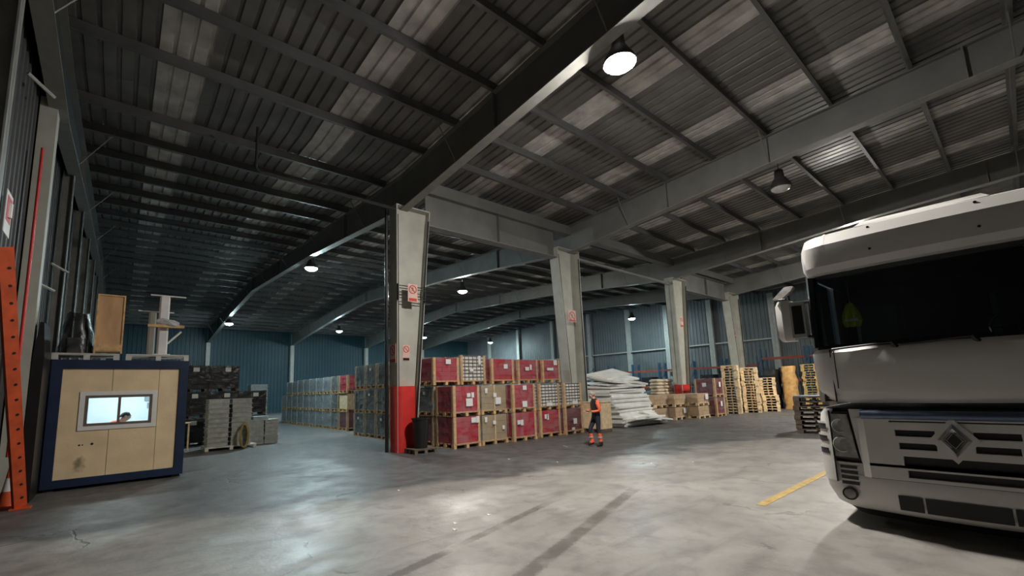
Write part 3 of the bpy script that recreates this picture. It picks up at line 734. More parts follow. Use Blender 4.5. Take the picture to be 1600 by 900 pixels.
MB().tube((-1.458, 9.5, 4.56), (-1.458, 9.5, 4.78), .04, n=8).build('extinguisher_symbol', m_paper, r)
# ------------------------------------------------------------------ signs on the columns
m_sign = M('faded_sign', (.72, .50, .42), .5, var=.08); m_sred = M('sign_red', (.55, .05, .04), .5)
def sign(loc, facing, w, h, label, dark=False, walker=True):
    # local: x right, z up, facing -y ; rz turns it
    r = empty('prohibition_sign', loc, label, 'sign', rz=facing)
    MB().box(-w/2, w/2, -.006, .006, -h/2, h/2).build('plate', m_sign, r, world=False)
    R_ = w*.40; cz = h/2-w*.5
    ring = MB()
    for i in range(24):
        a, b = 2*PI*i/24, 2*PI*(i+1)/24
        ring.add([(q_*math.cos(t_), y_, cz+q_*math.sin(t_)) for y_ in (-.012, -.006) for q_, t_ in ((R_, a), (R_, b), (R_*.80, b), (R_*.80, a))], [(0, 1, 2, 3), (0, 4, 5, 1), (2, 6, 7, 3)])
    ring.build('red_ring', m_sred, r, world=False)
    Mr = Matrix.Translation((0, 0, cz)) @ Matrix.Rotation(math.radians(45), 4, 'Y')
    MB().box(-R_*.85, R_*.85, -.011, -.0065, -R_*.1, R_*.1, Mr).build('red_bar', m_sred, r, world=False)
    if walker:
        p = MB(); s_ = R_*.62
        p.lathe([(s_*.18, -.0085), (s_*.18, -.0065)], (0, 0, cz+s_*.75), 10, 'y'); p.box(-s_*.16, s_*.16, -.0085, -.0065, cz-s_*.1, cz+s_*.55)
        for sx in (-1, 1):
            p.box(-s_*.09, s_*.09, -.0085, -.0065, -s_*.8, 0, Matrix.Translation((sx*s_*.08, 0, cz)) @ Matrix.Rotation(sx*-.35, 4, 'Y'))
            p.box(-s_*.07, s_*.07, -.0085, -.0065, -s_*.55, 0, Matrix.Translation((sx*s_*.14, 0, cz+s_*.45)) @ Matrix.Rotation(sx*-.6, 4, 'Y'))
        p.build('walking_figure', m_black, r, world=False)
    MB().box(-w*.42, w*.42, -.010, -.0065, -h/2+.02, -h/2+h*.2).build('caption_strip', m_black if dark else m_sred, r, world=False)
    return r
sign((6.355, 12.2, 2.93), -PI/2, .40, .58, 'faded no-walking sign on the left flange of the red-based column')
sign((6.80, 12.178, 2.95), 0, .26, .50, 'faded prohibition sign with dark caption on the web of the red-based column', True, False)
sign((6.86, 11.845, 4.80), 0, .34, .56, 'higher faded sign fixed on rails across the red-based column')
t = MB()
for z in (4.62, 4.70, 4.92, 5.00): t.box(6.42, 7.36, 11.865, 11.885, z-.012, z+.012)
t.box(6.38, 6.41, 11.885, 11.958, 4.55, 5.06); t.box(7.33, 7.36, 11.885, 11.958, 4.55, 5.06)
single('sign_rail', t, m_dark, 'dark thin rails across the red-based column holding the upper sign', 'rail')
sign((14.6, 11.945, 4.70), 0, .5, .5, 'small faded sign on the column behind the red carton stacks')
sign((24.55, 12.178, 5.2), 0, .32, .6, 'small dim sign on the column with the red block base')
sign((31.7, 12.178, 4.9), 0, .4, .6, 'small dim sign on the farthest column')
# bin and its pallet by the red guard
r = empty('small_pallet', (6.88, 11.5, 0), 'dark wooden pallet under the black bin', 'pallet'); pallet_mb(.75, .6, .13).build('boards', m_wood3, r, world=False)
r = empty('waste_bin', (6.88, 11.5, .132), 'black waste bin standing beside the red column guard', 'bin')
MB().lathe([(.19, .132), (.25, .95), (.27, .95), (.27, .99), (.235, .99), (.235, .9), (.18, .16)], (6.88, 11.5, 0), 24, caps=False).build('tub', m_black, r, smooth=True)
MB().lathe([(.001, .135), (.19, .135), (.19, .15), (.001, .15)], (6.88, 11.5, 0), 24).build('bin_floor', m_black, r)
# ------------------------------------------------------------------ right-hand goods
r = empty('wood_crate', (14.25, 10.75, 0), 'plain slatted wooden crate standing behind the worker', 'crate')
for i in range(5):
    x = 13.95+i*.125; MB().box(x, x+.118, 10.3, 10.32, .14, 1.12).build('slat', m_wood2, r); MB().box(x, x+.118, 11.2, 11.22, .14, 1.12).build('slat', m_wood2, r)
for i in range(7):
    y = 10.33+i*.124; MB().box(13.95, 13.97, y, y+.117, .14, 1.12).build('slat', m_wood2, r); MB().box(14.55, 14.57, y, y+.117, .14, 1.12).build('slat', m_wood2, r)
MB().box(13.93, 14.59, 10.28, 11.24, 1.12, 1.15).build('lid', m_wood2, r)
MB().box(13.96, 14.56, 10.31, 11.21, .14, .16).build('base_board', m_wood2, r)
for y in (10.3, 10.7, 11.1): MB().box(13.95, 14.57, y, y+.1, 0, .14).build('skid', m_wood3, r)
# heap of white foam sheets
def foam_mesh(w, d, h, sag):
    mb = MB(); nx = 6; rings = []
    for i in range(nx+1):
        x = -w/2+w*i/nx; dz = sag*(abs(x)/(w/2))**2*-1
        rings.append([(x, -d/2, dz), (x, d/2, dz), (x, d/2, dz+h), (x, -d/2, dz+h)])
    mb.loft(rings, True, True, True); return mb.mesh('foam_sheet', m_foam)
fms = [foam_mesh(2.7, 1.35, .078, 0), foam_mesh(2.6, 1.4, .078, .01), foam_mesh(2.8, 1.3, .078, .01), foam_mesh(1.7, 1.0, .07, 0)]
rf = random.Random(11)
z = .015
for k in range(20):
    t_ = k/19; o = link('foam_sheet', fms[k % 3])
    o.location = (16.95+rf.uniform(-.07, .07)+.7*(1-t_)**1.3, 11.75+rf.uniform(-.06, .06)-.25*(1-t_), z)
    o.rotation_euler = (rf.uniform(-.004, .004), rf.uniform(-.004, .006), rf.uniform(-.04, .04))
    tag(o, 'white foam sheet, %s from the floor in the heap beside the worker' % NTH[k], 'foam sheet', 'foam sheets in the heap')
    z += .0782
for k, (x, y, zz, rx, ry, rz, i) in enumerate(((16.95, 11.75, 1.66, .05, -.02, .05, 0), (17.0, 11.75, 1.76, .09, .03, -.06, 1), (17.1, 11.75, 1.86, .13, .06, .12, 2), (17.15, 11.75, 1.97, .18, .10, -.10, 0), (16.95, 11.8, 2.08, .24, -.04, .15, 2), (16.75, 11.85, 2.20, .28, -.14, -.12, 3))):
    o = link('foam_sheet', fms[i]); o.location = (x, y, zz); o.rotation_euler = (rx, ry, rz)
    tag(o, 'tilted white foam sheet on top of the big heap, %s from the lowest' % NTH[k], 'foam sheet', 'foam sheets in the heap')
for k, (x, y, zz, rx, ry, rz, i) in enumerate(((18.2, 10.85, .2, -.10, .12, -.2, 3), (18.35, 10.9, .12, -.06, .10, .3, 3), (17.8, 10.8, .25, -.22, .05, .1, 3), (18.3, 11.35, .35, -.05, .22, .1, 3), (18.3, 11.6, .55, .0, .26, -.1, 3), (17.2, 10.75, .2, -.25, .0, -.1, 3), (18.15, 11.8, .85, .0, .26, .1, 3), (18.0, 11.7, 1.15, 0, .26, -.1, 3))):
    o = link('foam_sheet', fms[i]); o.location = (x, y, zz); o.rotation_euler = (rx, ry, rz)
    tag(o, 'white foam sheet slid off the right of the heap, %s towards the top' % NTH[k], 'foam sheet', 'foam sheets in the heap')
# low carton loads to the right of the heap
gx = [(19.35, 11.2, 'first'), (20.55, 10.9, 'second'), (21.75, 10.35, 'third')]
for i, (x, y, od) in enumerate(gx):
    for t_ in range(2):
        load('brown', x, x+1.15, y, y+1.0, .62*t_, .6, 'low brown carton load, %s tier, %s from the foam heap' % (('lower', 'upper')[t_], od), 'low carton loads', [(.78, .6, .3, .26, 'y')] if (i, t_) in ((1, 0), (2, 1)) else [], pmat=m_wood2)
for t_ in range(2):
    load('wine', 23.4, 24.4, 10.2, 11.25, .98*t_, .96, 'dull wine load, %s tier, left of the tall pallet stacks' % ('lower', 'upper')[t_], 'wine loads by the pallets', [(.5, .6, .2, .25, 'y'), (.5, .6, .2, .2, 'x')])
for i, (x, y) in enumerate(((19.3, 13.3), (20.5, 13.3))):
    load('black', x, x+1.1, y, y+1.0, 0, 1.9, 'tall black wrapped load behind the low cartons, %s one' % ('left', 'right')[i], 'black loads behind the cartons', [(.6, .6, .3, .14, 'y')] if i else [])
def sack_mesh():
    mb = MB(); rings = []
    for k, (s_, zz) in enumerate(((.72, 0), (1, .035), (1.02, .09), (.9, .15), (.6, .175))):
        rings.append([(.40*s_*math.copysign(abs(math.cos(t_))**.5, math.cos(t_)), .27*s_*math.copysign(abs(math.sin(t_))**.5, math.sin(t_)), zz) for t_ in [2*PI*i/18 for i in range(18)]])
    mb.loft(rings, True, True, True); return mb.mesh('sack', M('cream_sack', (.66, .56, .42), .7, var=.12), smooth=True)
sm = sack_mesh()
for i, x in enumerate((22.55, 23.5)):
    r = empty('sack_pallet', (x, 12.9, 0), 'pallet under the %s column of cream sacks' % ('left', 'right')[i], 'pallet'); pallet_mb(.84, .8).build('boards', m_wood2, r, world=False)
    for k in range(11):
        o = link('sack', sm); o.location = (x+rf.uniform(-.03, .03), 12.9+rf.uniform(-.03, .03), .146+.168*k); o.rotation_euler.z = rf.uniform(-.08, .08)
        tag(o, 'cream sack, %s up in the %s sack column by the red column base' % (NTH[k], ('left', 'right')[i]), 'sack', 'cream sacks, %s column' % ('left', 'right')[i])
# stacks of empty pallets
def stack_pallet(w, d, h=.144):
    mb = MB()
    for fx, bw in ((-1, .17), (0, .07), (1, .17)):
        cx = fx*(w/2-bw/2); i_ = .12 if fx == 0 else 0
        mb.box(cx-bw/2, cx+bw/2, -d/2+i_, d/2-i_, 0, h-.03)
    for i in range(7):
        cy = -d/2+.06+i*(d-.12)/6; mb.box(-w/2, w/2, cy-.055, cy+.055, h-.03, h)
    return mb
pal_mesh = {}
def pallet_stack(x, y, n, label, mat, rz=0, jit=.02, w=.8, d=1.2):
    grp = 'pallets of '+label.split(' in ')[1]; label = label.replace('pallet in', 'pallet, %s from the floor, in')
    key = (mat.name, w, d)
    if key not in pal_mesh: pal_mesh[key] = stack_pallet(w, d).mesh('empty_pallet', mat)
    for k in range(n):
        o = link('empty_pallet', pal_mesh[key]); o.location = (x+rf.uniform(-jit, jit), y+rf.uniform(-jit, jit), .002+.146*k)
        o.rotation_euler.z = rz+rf.uniform(-.02, .02)
        tag(o, label % NTH[k], 'pallet', grp)
R1 = PI/2+.3
pallet_stack(26.3, 10.55, 18, 'pale empty pallet in the tallest, leftmost pallet stack', m_wood2, R1)
pallet_stack(27.6, 10.05, 17, 'pale empty pallet in the tall stack second from the left', m_wood2, R1)
pallet_stack(28.75, 10.75, 16, 'pale empty pallet in the tall stack third from the left', m_wood2, R1)
pallet_stack(28.95, 9.55, 6, 'pale empty pallet in the knee-high stack before the others', m_wood2, R1)
pallet_stack(30.05, 10.0, 13, 'pale empty pallet in the medium stack right of the tall ones', m_wood2, R1)
pallet_stack(32.6, 8.5, 18, 'yellowish empty pallet in the tall stack beside the truck cab', M('yellow_pallet_wood', (.45, .32, .12), .7, var=.25, scale=8), R1, .04)
pallet_stack(17.75, 4.6, 8, 'dark old pallet in the stack just beyond the truck corner', m_wood3, math.radians(102), .03, 1.1, 1.1)
t = MB(); t.lathe([(.52, 1.172), (.56, 1.182), (.56, 1.20), (.50, 1.205)], (17.75, 4.6, 0), 28)
single('round_board', t, M('blue_grey_board', (.34, .40, .44), .5), 'round blue-grey board lying on the dark pallet stack', 'board', smooth=True)
def bumpy(name, x, y, w, d, h, mat, label, cat, seed):
    q_ = random.Random(seed); mb = MB(); rings = []
    for k in range(13):
        z = h*k/12; s_ = 1+q_.uniform(-.14, .14); ox = q_.uniform(-.06, .06)
        rings.append([(x+ox+w/2*s_*math.copysign(abs(math.cos(t_))**.6, math.cos(t_)), y+d/2*s_*math.copysign(abs(math.sin(t_))**.6, math.sin(t_)), z) for t_ in [2*PI*i/16 for i in range(16)]])
    mb.loft(rings, True, True, True); return single(name, mb, mat, label, cat, smooth=True)
bumpy('foam_block', 31.3, 9.2, .75, .7, 2.55, M('yellow_foam', (.62, .36, .13), .8, var=.25, scale=5), 'tall lumpy orange-yellow foam block right of the pallet stacks', 'foam block', 2)
bumpy('wrapped_stack', 31.35, 10.15, .9, .8, 2.4, m_cblk, 'tall dark wrapped stack left of the orange foam block', 'wrapped stack', 3)
bumpy('wrapped_stack', 32.5, 9.6, .8, .8, 2.5, M('dark_brown_wrap', (.06, .04, .03), .6), 'tall dark brown wrapped stack behind the orange foam block', 'wrapped stack', 4)
# pallet racks by the end wall
def rack(y0, y1, x, zb_, label):
    r = empty('pallet_rack', (x+.55, (y0+y1)/2, 0), label, 'rack', 'pallet racks')
    for y in (y0, y1):
        for xx in (x, x+1.05): MB().box(xx-.045, xx+.045, y-.045, y+.045, 0, zb_[-1]+.7).build('upright', m_bluer, r)
        for k in range(4):
            z0 = .3+k*.85; MB().tube((x, y, z0), (x+1.05, y, z0+.7), .018, n=6).build('lattice_brace', m_bluer, r)
    for z in zb_:
        for xx in (x, x+1.05): MB().box(xx-.03, xx+.03, y0+.05, y1-.05, z-.065, z+.065).build('beam', m_rackb, r)
    return r
ys_ = [13.2+2.75*k for k in range(7)]
for k in range(6): rack(ys_[k]+.06, ys_[k+1]-.06, 38.2, (1.4, 2.95), 'blue and orange pallet rack along the end wall, %s bay from right' % ORD[k])
for k, (a, b) in enumerate(((6.6, 9.3), (9.5, 12.2))): rack(a, b, 36.0, (1.7, 3.3), 'orange-beamed pallet rack behind the pallet stacks, %s bay' % ('right', 'left')[k])
for k in range(6):
    load('black' if k % 2 else 'pale', 38.25, 39.2, ys_[k]+.75, ys_[k]+1.85, 1.472, .9, 'wrapped load on the lower rack beam, %s bay from the right column' % ORD[k], 'loads on the racks')
for k in range(6):
    load('grey' if k % 2 else 'black', 38.25, 39.2, ys_[k]+.6, ys_[k]+1.7, 0, 1.1, 'wrapped load on the floor under the rack, %s bay from the right column' % ORD[k], 'loads under the racks')
# yellow painted line on the floor
t = MB(); t.box(7.1, 15.5, 2.575, 2.695, .0, .004)
single('floor_line', t, M('worn_yellow_paint', (.42, .29, .09), .6, var=.3, scale=9), 'worn yellow painted line on the floor beside the truck', 'floor marking')
rb = random.Random(4)
for i in range(10):
    x, y = rb.uniform(2, 11), rb.uniform(4.5, 10); s_ = rb.uniform(.02, .04)
    t = MB(); t.add([(x-s_, y-s_, .004), (x+s_*1.3, y-s_*.6, .012), (x+s_, y+s_*.9, .004), (x-s_*.7, y+s_, .02)], [(0, 1, 2, 3)])
    single('paper_scrap', t, m_paper, 'tiny white paper scrap on the open floor', 'litter', 'paper scraps on the floor')
# ------------------------------------------------------------------ truck cab (faces -x)
TY = .57
m_tglass = glass('truck_glass', (.6, .66, .7)); m_sglass = glass('side_glass', (.75, .8, .8))
m_int = M('cab_interior', (.022, .023, .028), .8, var=.2)
m_lampg = M('headlight_glass', (.24, .235, .22), .12, var=.25, scale=14)
m_chrome = M('dull_chrome', (.55, .55, .54), .22, .9, var=.08)
m_bar = M('blue_grey_bar', (.10, .13, .20), .25, .5, var=.1)
tr = empty('truck', (7.7, TY, 0), 'white cab-over truck seen from the front, at right edge', 'truck')
def plan(xf, hw, r, bow, xb, n=7, m=12, flip=False):
    pts = [(xb, TY-hw)]
    for i in range(n+1):
        t_ = PI/2*i/n; pts.append((xf+bow+r-r*math.sin(t_), TY-(hw-r)-r*math.cos(t_)))
    for i in range(1, m): 
        y = -(hw-r)+2*(hw-r)*i/m; pts.append((xf+bow*(y/(hw-r))**2, TY+y))
    for i in range(n+1):
        t_ = PI/2*(1-i/n); pts.append((xf+bow+r-r*math.sin(t_), TY+(hw-r)+r*math.cos(t_)))
    pts.append((xb, TY+hw)); return pts
def shell(name, levels, mat, xb, parent=tr, cap0=True, cap1=True, smooth=True, sharp=.7):
    # levels: (z, xf, hw, r, bow)
    mb = MB(); mb.loft([[(x, y, z) for x, y in plan(xf, hw, r, bow, xb)] for z, xf, hw, r, bow in levels], True, cap0, cap1)
    return mb.build(name, mat, parent, smooth=smooth, sharp=sharp)
XB = 8.9
hood = shell('front_panel', [(1.445, 6.80, 1.04, .30, .06), (1.50, 6.75, 1.13, .32, .07), (1.60, 6.72, 1.19, .32, .07), (1.9, 6.715, 1.20, .30, .07), (2.06, 6.73, 1.20, .28, .07), (2.11, 6.78, 1.18, .28, .07)], m_white, XB)
shell('scuttle', [(2.11, 6.80, 1.165, .24, .07), (2.16, 6.82, 1.165, .24, .07)], m_black, XB)
# windscreen, pillars, cab walls
ws = MB(); hw = 1.15
ws.loft([[(x, y, z) for x, y in plan(xf, hw-.01, .20, .06, 7.02+(xf-6.8), m=16)[2:-2]] for z, xf in ((2.16, 6.80), (2.5, 6.83), (2.8, 6.86), (3.1, 6.90))])
ws.build('windscreen', m_tglass, tr, smooth=True)
for s_ in (-1, 1):
    y1 = TY+s_*1.17; y0 = TY+s_*1.08
    mb = MB(); mb.loft([[(6.93+d, y0, z), (6.90+d, TY+s_*1.13, z), (6.98+d, y1, z), (7.12+d, y1, z), (7.12+d, y0, z)] for z, d in ((2.14, 0), (3.12, .08))], True, True, True)
    mb.build('windscreen_pillar', m_black, tr)
    dr = MB().box(6.98, XB, min(y1, y1-s_*.05), max(y1, y1-s_*.05), 1.45, 2.2).build('door', m_white, tr)
    MB().box(7.35, 7.37, min(y1, y1+s_*.004), max(y1, y1+s_*.004), 1.5, 2.2).build('door_seam', m_black, dr)
    MB().box(8.0, 8.2, min(y1, y1+s_*.03), max(y1, y1+s_*.03), 2.0, 2.05).build('door_handle', m_black, dr)
    MB().box(8.15, XB, min(y1, y1-s_*.05), max(y1, y1-s_*.05), 2.2, 3.12).build('rear_side_panel', m_white, tr)
    MB().box(7.12, 8.15, min(y1-s_*.02, y1-s_*.03), max(y1-s_*.02, y1-s_*.03), 2.2, 3.1).build('side_window', m_sglass, tr)
    MB().box(7.42, 7.46, min(y1-s_*.05, y1), max(y1-s_*.05, y1), 2.2, 3.1).build('window_divider', m_chrome, tr)
MB().box(XB-.04, XB, TY-1.16, TY+1.16, 1.45, 3.12).build('rear_wall', m_white, tr)
MB().box(7.0, XB, TY-1.1, TY+1.1, 1.46, 1.5).build('cab_floor', m_int, tr)
ds = MB(); ds.loft([[(6.95, TY-1.1, z) if False else (x, y, z) for x, y in ((6.93, TY-1.1), (6.93, TY+1.1), (7.35-.1*k, TY+1.1), (7.35-.1*k, TY-1.1))] for k, z in enumerate((1.5, 1.95, 2.13))], True, True, True)
ds.build('dashboard', m_int, tr)
MB().box(7.2, XB-.05, TY-1.1, TY+1.1, 3.06, 3.1).build('cab_headlining', m_int, tr)
MB().box(XB-.3, XB-.05, TY-1.1, TY+1.1, 1.5, 3.06).build('rear_curtain', m_int, tr)
for s_ in (-1, 1):
    se = MB(); se.cbox(7.65, 8.15, TY+s_*.65-.25, TY+s_*.65+.25, 1.6, 2.05, .05); se.cbox(8.05, 8.25, TY+s_*.65-.25, TY+s_*.65+.25, 2.05, 2.75, .05); se.build('seat', m_int, tr)
sw = MB(); c = Vector((7.42, TY-.6, 2.25))
pts = [c+Vector((.12*math.cos(2*PI*i/20), .22*math.sin(2*PI*i/20), .18*math.cos(2*PI*i/20))) for i in range(21)]
sw.path(pts, .018, 6); sw.tube(pts[5], pts[15], .014); sw.tube(c, c+Vector((-.15, 0, -.25)), .03); sw.build('steering_wheel', m_black, tr)
# sun visor, roof
shell('roof_visor', [(3.07, 6.73, 1.13, .22, .06), (3.15, 6.685, 1.16, .25, .06), (3.30, 6.68, 1.165, .25, .06), (3.415, 6.69, 1.16, .25, .06), (3.555, 6.785, 1.14, .25, .06), (3.585, 6.86, 1.11, .25, .06), (3.605, 7.1, 1.05, .25, .06)], m_white, XB, sharp=.42)
rf_ = MB(); rf_.loft([[(x, y, z) for x, y in ((xf, TY-w_), (xf, TY+w_), (XB-.1, TY+w_), (XB-.1, TY-w_))] for z, xf, w_ in ((3.575, 6.84, .56), (3.64, 6.92, .50), (3.665, 7.05, .46))], True, True, True)
rf_.build('roof_hatch_fairing', m_white, tr, smooth=True)
for y in (TY+.42, TY-.45):
    for z, x in ((3.24, 6.695), (3.52, 6.775)): MB().lathe([(.014, -.01), (.014, .012)], (x, y, z), 8, 'x').build('fixing_bolt', m_black, tr)
for s_ in (-1, 1):
    mb = MB(); mb.loft([[(x+.058, TY+s_*v, z) for v in (.86, .885)] for x, z in ((6.676, 3.33), (6.686, 3.418), (6.782, 3.558), (6.857, 3.59))]); mb.build('visor_groove', m_trim, tr)
# lower front: body behind, grille plate, corner modules, bumper
shell('lower_body', [(.42, 6.86, 1.16, .25, .06), (1.38, 6.86, 1.16, .25, .06)], m_black, XB, smooth=False)
def plate(name, zs, cuts, x, th, mat, ya, yb, parent=tr, bow=.0):
    # horizontal plate from ya..yb with row list zs=[(z0,z1,[(open_a,open_b)...])]; open parts are real holes
    mb = MB()
    for z0, z1, ops in zs:
        c_ = ya
        for a, b in list(ops)+[(yb, yb)]:
            if a > c_+1e-4: mb.box(x, x+th, c_, a, z0, z1)
            c_ = b
    return mb.build(name, mat, parent)
gw_ = .88
rows = [(.60, .635, []), (.635, .715, [(TY-.42, TY+.40)]), (.715, .765, []), (.765, .865, [(TY-.44, TY+.42)]), (.865, .94, []),
        (.94, 1.01, [(TY-.44, TY-.14), (TY+.14, TY+.44)]), (1.01, 1.08, []), (1.08, 1.15, [(TY-.46, TY-.14), (TY+.14, TY+.46)]), (1.15, 1.235, []), (1.235, 1.25, [(TY-.5, TY+.5)]), (1.25, 1.27, [])]
plate('grille_panel', rows, 0, 6.745, .06, m_white, TY-.72, TY+.72)
MB().box(6.80, 6.828, TY-.72, TY+.72, .606, 1.27).build('grille_backing', m_black, tr)
for s_ in (-1, 1):   # angled cheeks beside the grille
    mb = MB(); mb.prism([(6.745, TY+s_*.72), (6.79, TY+s_*.79), (6.85, TY+s_*.79), (6.81, TY+s_*.72)], 'z', .60, 1.27); mb.build('grille_cheek', m_white, tr)
ba = MB(); ba.loft([[(6.80+.075*math.cos(t_)-.03, y, 1.315+.055*math.sin(t_)) for t_ in [2*PI*i/14 for i in range(14)]] for y in (TY-.74, TY+.74)], True, True, True)
ba.build('step_bar', m_bar, tr, smooth=True)
# emblem: open diamond
em = MB(); cz = 1.06
oy, oz, iy, iz = .135, .185, .055, .075
O = [(TY, cz+oz), (TY+oy, cz), (TY, cz-oz), (TY-oy, cz)]; I = [(TY, cz+iz), (TY+iy, cz), (TY, cz-iz), (TY-iy, cz)]
for k in range(4):
    j = (k+1) % 4; mid = [((O[q_][0]+I[q_][0])/2, (O[q_][1]+I[q_][1])/2) for q_ in (k, j)]
    em.add([(6.735, *O[k]), (6.735, *O[j]), (6.735, *I[j]), (6.735, *I[k]), (6.695, *mid[0]), (6.695, *mid[1])], [(0, 1, 5, 4), (4, 5, 2, 3), (0, 4, 3), (1, 2, 5)])
em.build('diamond_emblem', m_chrome, tr)
mb = MB(); g_ = 1.28
ring = [(TY, cz+oz*g_), (TY+oy*g_*1.1, cz), (TY, cz-oz*g_), (TY-oy*g_*1.1, cz)]
mb.prism(ring, 'x', 6.728, 6.75); mb.build('emblem_mount', m_white, tr)
mb = MB(); mb.prism(I, 'x', 6.72, 6.73); mb.build('emblem_recess', m_black, tr)
for s_ in (-1, 1):
    def Y(v): return TY+s_*v
    def sp(a, b): return (min(Y(a), Y(b)), max(Y(a), Y(b)))
    # upright strip beside the headlamp
    mb = MB(); mb.loft([[(6.80, Y(.74), z), (6.805, Y(b), z), (6.86, Y(b), z), (6.86, Y(.74), z)] for z, b in ((.75, .80), (1.37, .862))], True, True, True); mb.build('lamp_surround', m_white, tr)
    hb = MB(); hb.loft([[(6.835, Y(a), z), (6.865, Y(b), z), (6.92, Y(b), z), (6.90, Y(a), z)] for z, a, b in ((.775, .80, 1.075), (1.335, .86, 1.075))], True, True, True)
    hb.build('headlamp_frame', m_black, tr)
    hl = MB(); hl.loft([[(6.795, Y(a), z), (6.85, Y(b), z), (6.89, Y(b), z), (6.86, Y(a), z)] for z, a, b in ((.80, .825, 1.06), (1.31, .885, 1.06))], True, True, True)
    ho = hl.build('headlamp', m_lampg, tr)
    for z, rr in ((1.17, .075), (.95, .085)):
        MB().lathe([(.002, .018), (rr*.75, .006), (rr, -.006), (rr+.01, .0), (rr+.01, .03)], (6.822, Y(.97), z), 18, 'x', caps=False).build('lamp_reflector', m_tray, ho, smooth=True)
    # corner module
    mb = MB(); rings = []
    for z, o_ in ((.50, 0), (.7, .01), (1.1, .0), (1.30, -.03), (1.37, -.08)):
        cx_, cy_, rr = 7.16, .94, .31
        pts = [(6.85, Y(1.065+o_*.2), z)]
        for i in range(8):
            t_ = PI/2*(.25+.75*i/7); pts.append((cx_-(rr+o_)*math.cos(t_) if False else cx_-rr*math.cos(t_), Y(cy_+(rr+o_)*math.sin(t_)), z))
        pts += [(7.75, Y(1.25+o_), z), (7.75, Y(1.15), z), (7.1, Y(1.1), z)]
        rings.append(pts)
    mb.loft(rings, True, True, True); co = mb.build('corner_module', m_white, tr, smooth=True)
    for z in (1.20, 1.05, .90):
        mb = MB(); pts0 = []
        for i in range(6):
            t_ = PI/2*(.40+.42*i/5); pts0.append((7.16-.315*math.cos(t_), Y(.94+.3225*math.sin(t_))))
        mb.loft([[(x, y, zz) for x, y in pts0] for zz in (z-.085, z-.015)]); mb.build('corner_slit', m_dark, co)
        mb = MB(); mb.loft([[(x-.004, y+s_*.004, zz) for x, y in pts0] for zz in (z-.015, z+.012)]); mb.build('corner_fin', m_white, co)
    mb = MB(); mb.box(6.84, 6.86, *sp(1.062, 1.075), .5, 1.35); mb.build('panel_gap', m_black, tr)
# bumper
bp = shell('bumper', [(.19, 6.90, 1.10, .30, .09), (.24, 6.82, 1.17, .33, .09), (.40, 6.765, 1.235, .35, .09), (.55, 6.755, 1.25, .35, .09), (.595, 6.765, 1.25, .35, .09), (.605, 6.83, 1.25, .35, .02), (.735, 6.83, 1.235, .34, .02)], m_white, 7.75, cap1=True)
shell('bumper_skirt', [(.10, 7.0, 1.02, .3, .09), (.20, 6.90, 1.10, .30, .09)], m_black, 7.75)
def on_front(y, z):   # x of the bumper face at y offset from centre
    hw_, r_, b_, x_ = 1.25, .35, .09, 6.755
    a = abs(y)
    if a <= hw_-r_: return x_+b_*(a/(hw_-r_))**2
    return x_+b_+r_-math.sqrt(max(0, r_*r_-(a-(hw_-r_))**2))
lp = plate('grille_lower_lip', [(.735, .765, [])], 0, 6.745, .06, m_white, TY-.72, TY+.72)
for s_ in (-1, 1):
    for k in range(4):
        z = .70-.062*k; y0, y1 = .86, 1.03; xx = on_front(.9, z)-.006
        mb = MB(); mb.loft([[(on_front(v, z)-.004, TY+s_*v, zz) for v in (y0, .91, .97, y1)] for zz in (z-.036, z)]); mb.build('vent_slot', m_black, bp)
    fx = on_front(.96, .38)
    fo = MB().lathe([(.001, .0), (.055, .005), (.066, .02), (.066, .07)], (fx-.035, TY+s_*.96, .375), 20, 'x', caps=False).build('fog_lamp', m_lampg, bp, smooth=True)
    MB().lathe([(.064, .004), (.074, .004), (.074, .07)], (fx-.035, TY+s_*.96, .375), 20, 'x', caps=False).build('fog_lamp_ring', m_black, fo, smooth=True)
for a, b in ((.02, .30), (-.30, -.30+.02)): pass
for a, b in ((-.31, .30), (.32, .52), (-.53, -.33)):
    mb = MB(); n_ = 8
    mb.loft([[(on_front(a+(b-a)*i/n_, .35)-.006+(.02 if z_ < .3 else 0), TY+a+(b-a)*i/n_, z_) for i in range(n_+1)] for z_ in (.27, .43)])
    mb.build('intake_grille', m_dark, bp)
mb = MB(); mb.box(6.75, 6.78, TY-.72, TY+.72, .595, .603); mb.build('bumper_seam', m_black, bp)
# wipers
for a, b in ((.93, .35), (.30, -.28)):
    mb = MB(); mb.tube((6.77, TY+a, 2.10), (6.76, TY+b, 2.135), .014, n=6); mb.tube((6.77, TY+b-.02, 2.07), (6.76, TY+b+.02, 2.14), .025, n=8); mb.build('wiper', m_black, tr)
for s_ in (-1, 1):
    MB().box(6.728 if False else 6.80, 6.83, TY+s_*.96-.006, TY+s_*.96+.006, 1.46, 2.1).build('panel_line', m_black, hood)
    mb = MB(); mb.loft([[(6.712+.07*(v/.88)**2-.002, TY+s_*v, z) for v in (.915, .925)] for z in (1.62, 1.9, 2.08)]); mb.build('panel_line', m_black, hood)
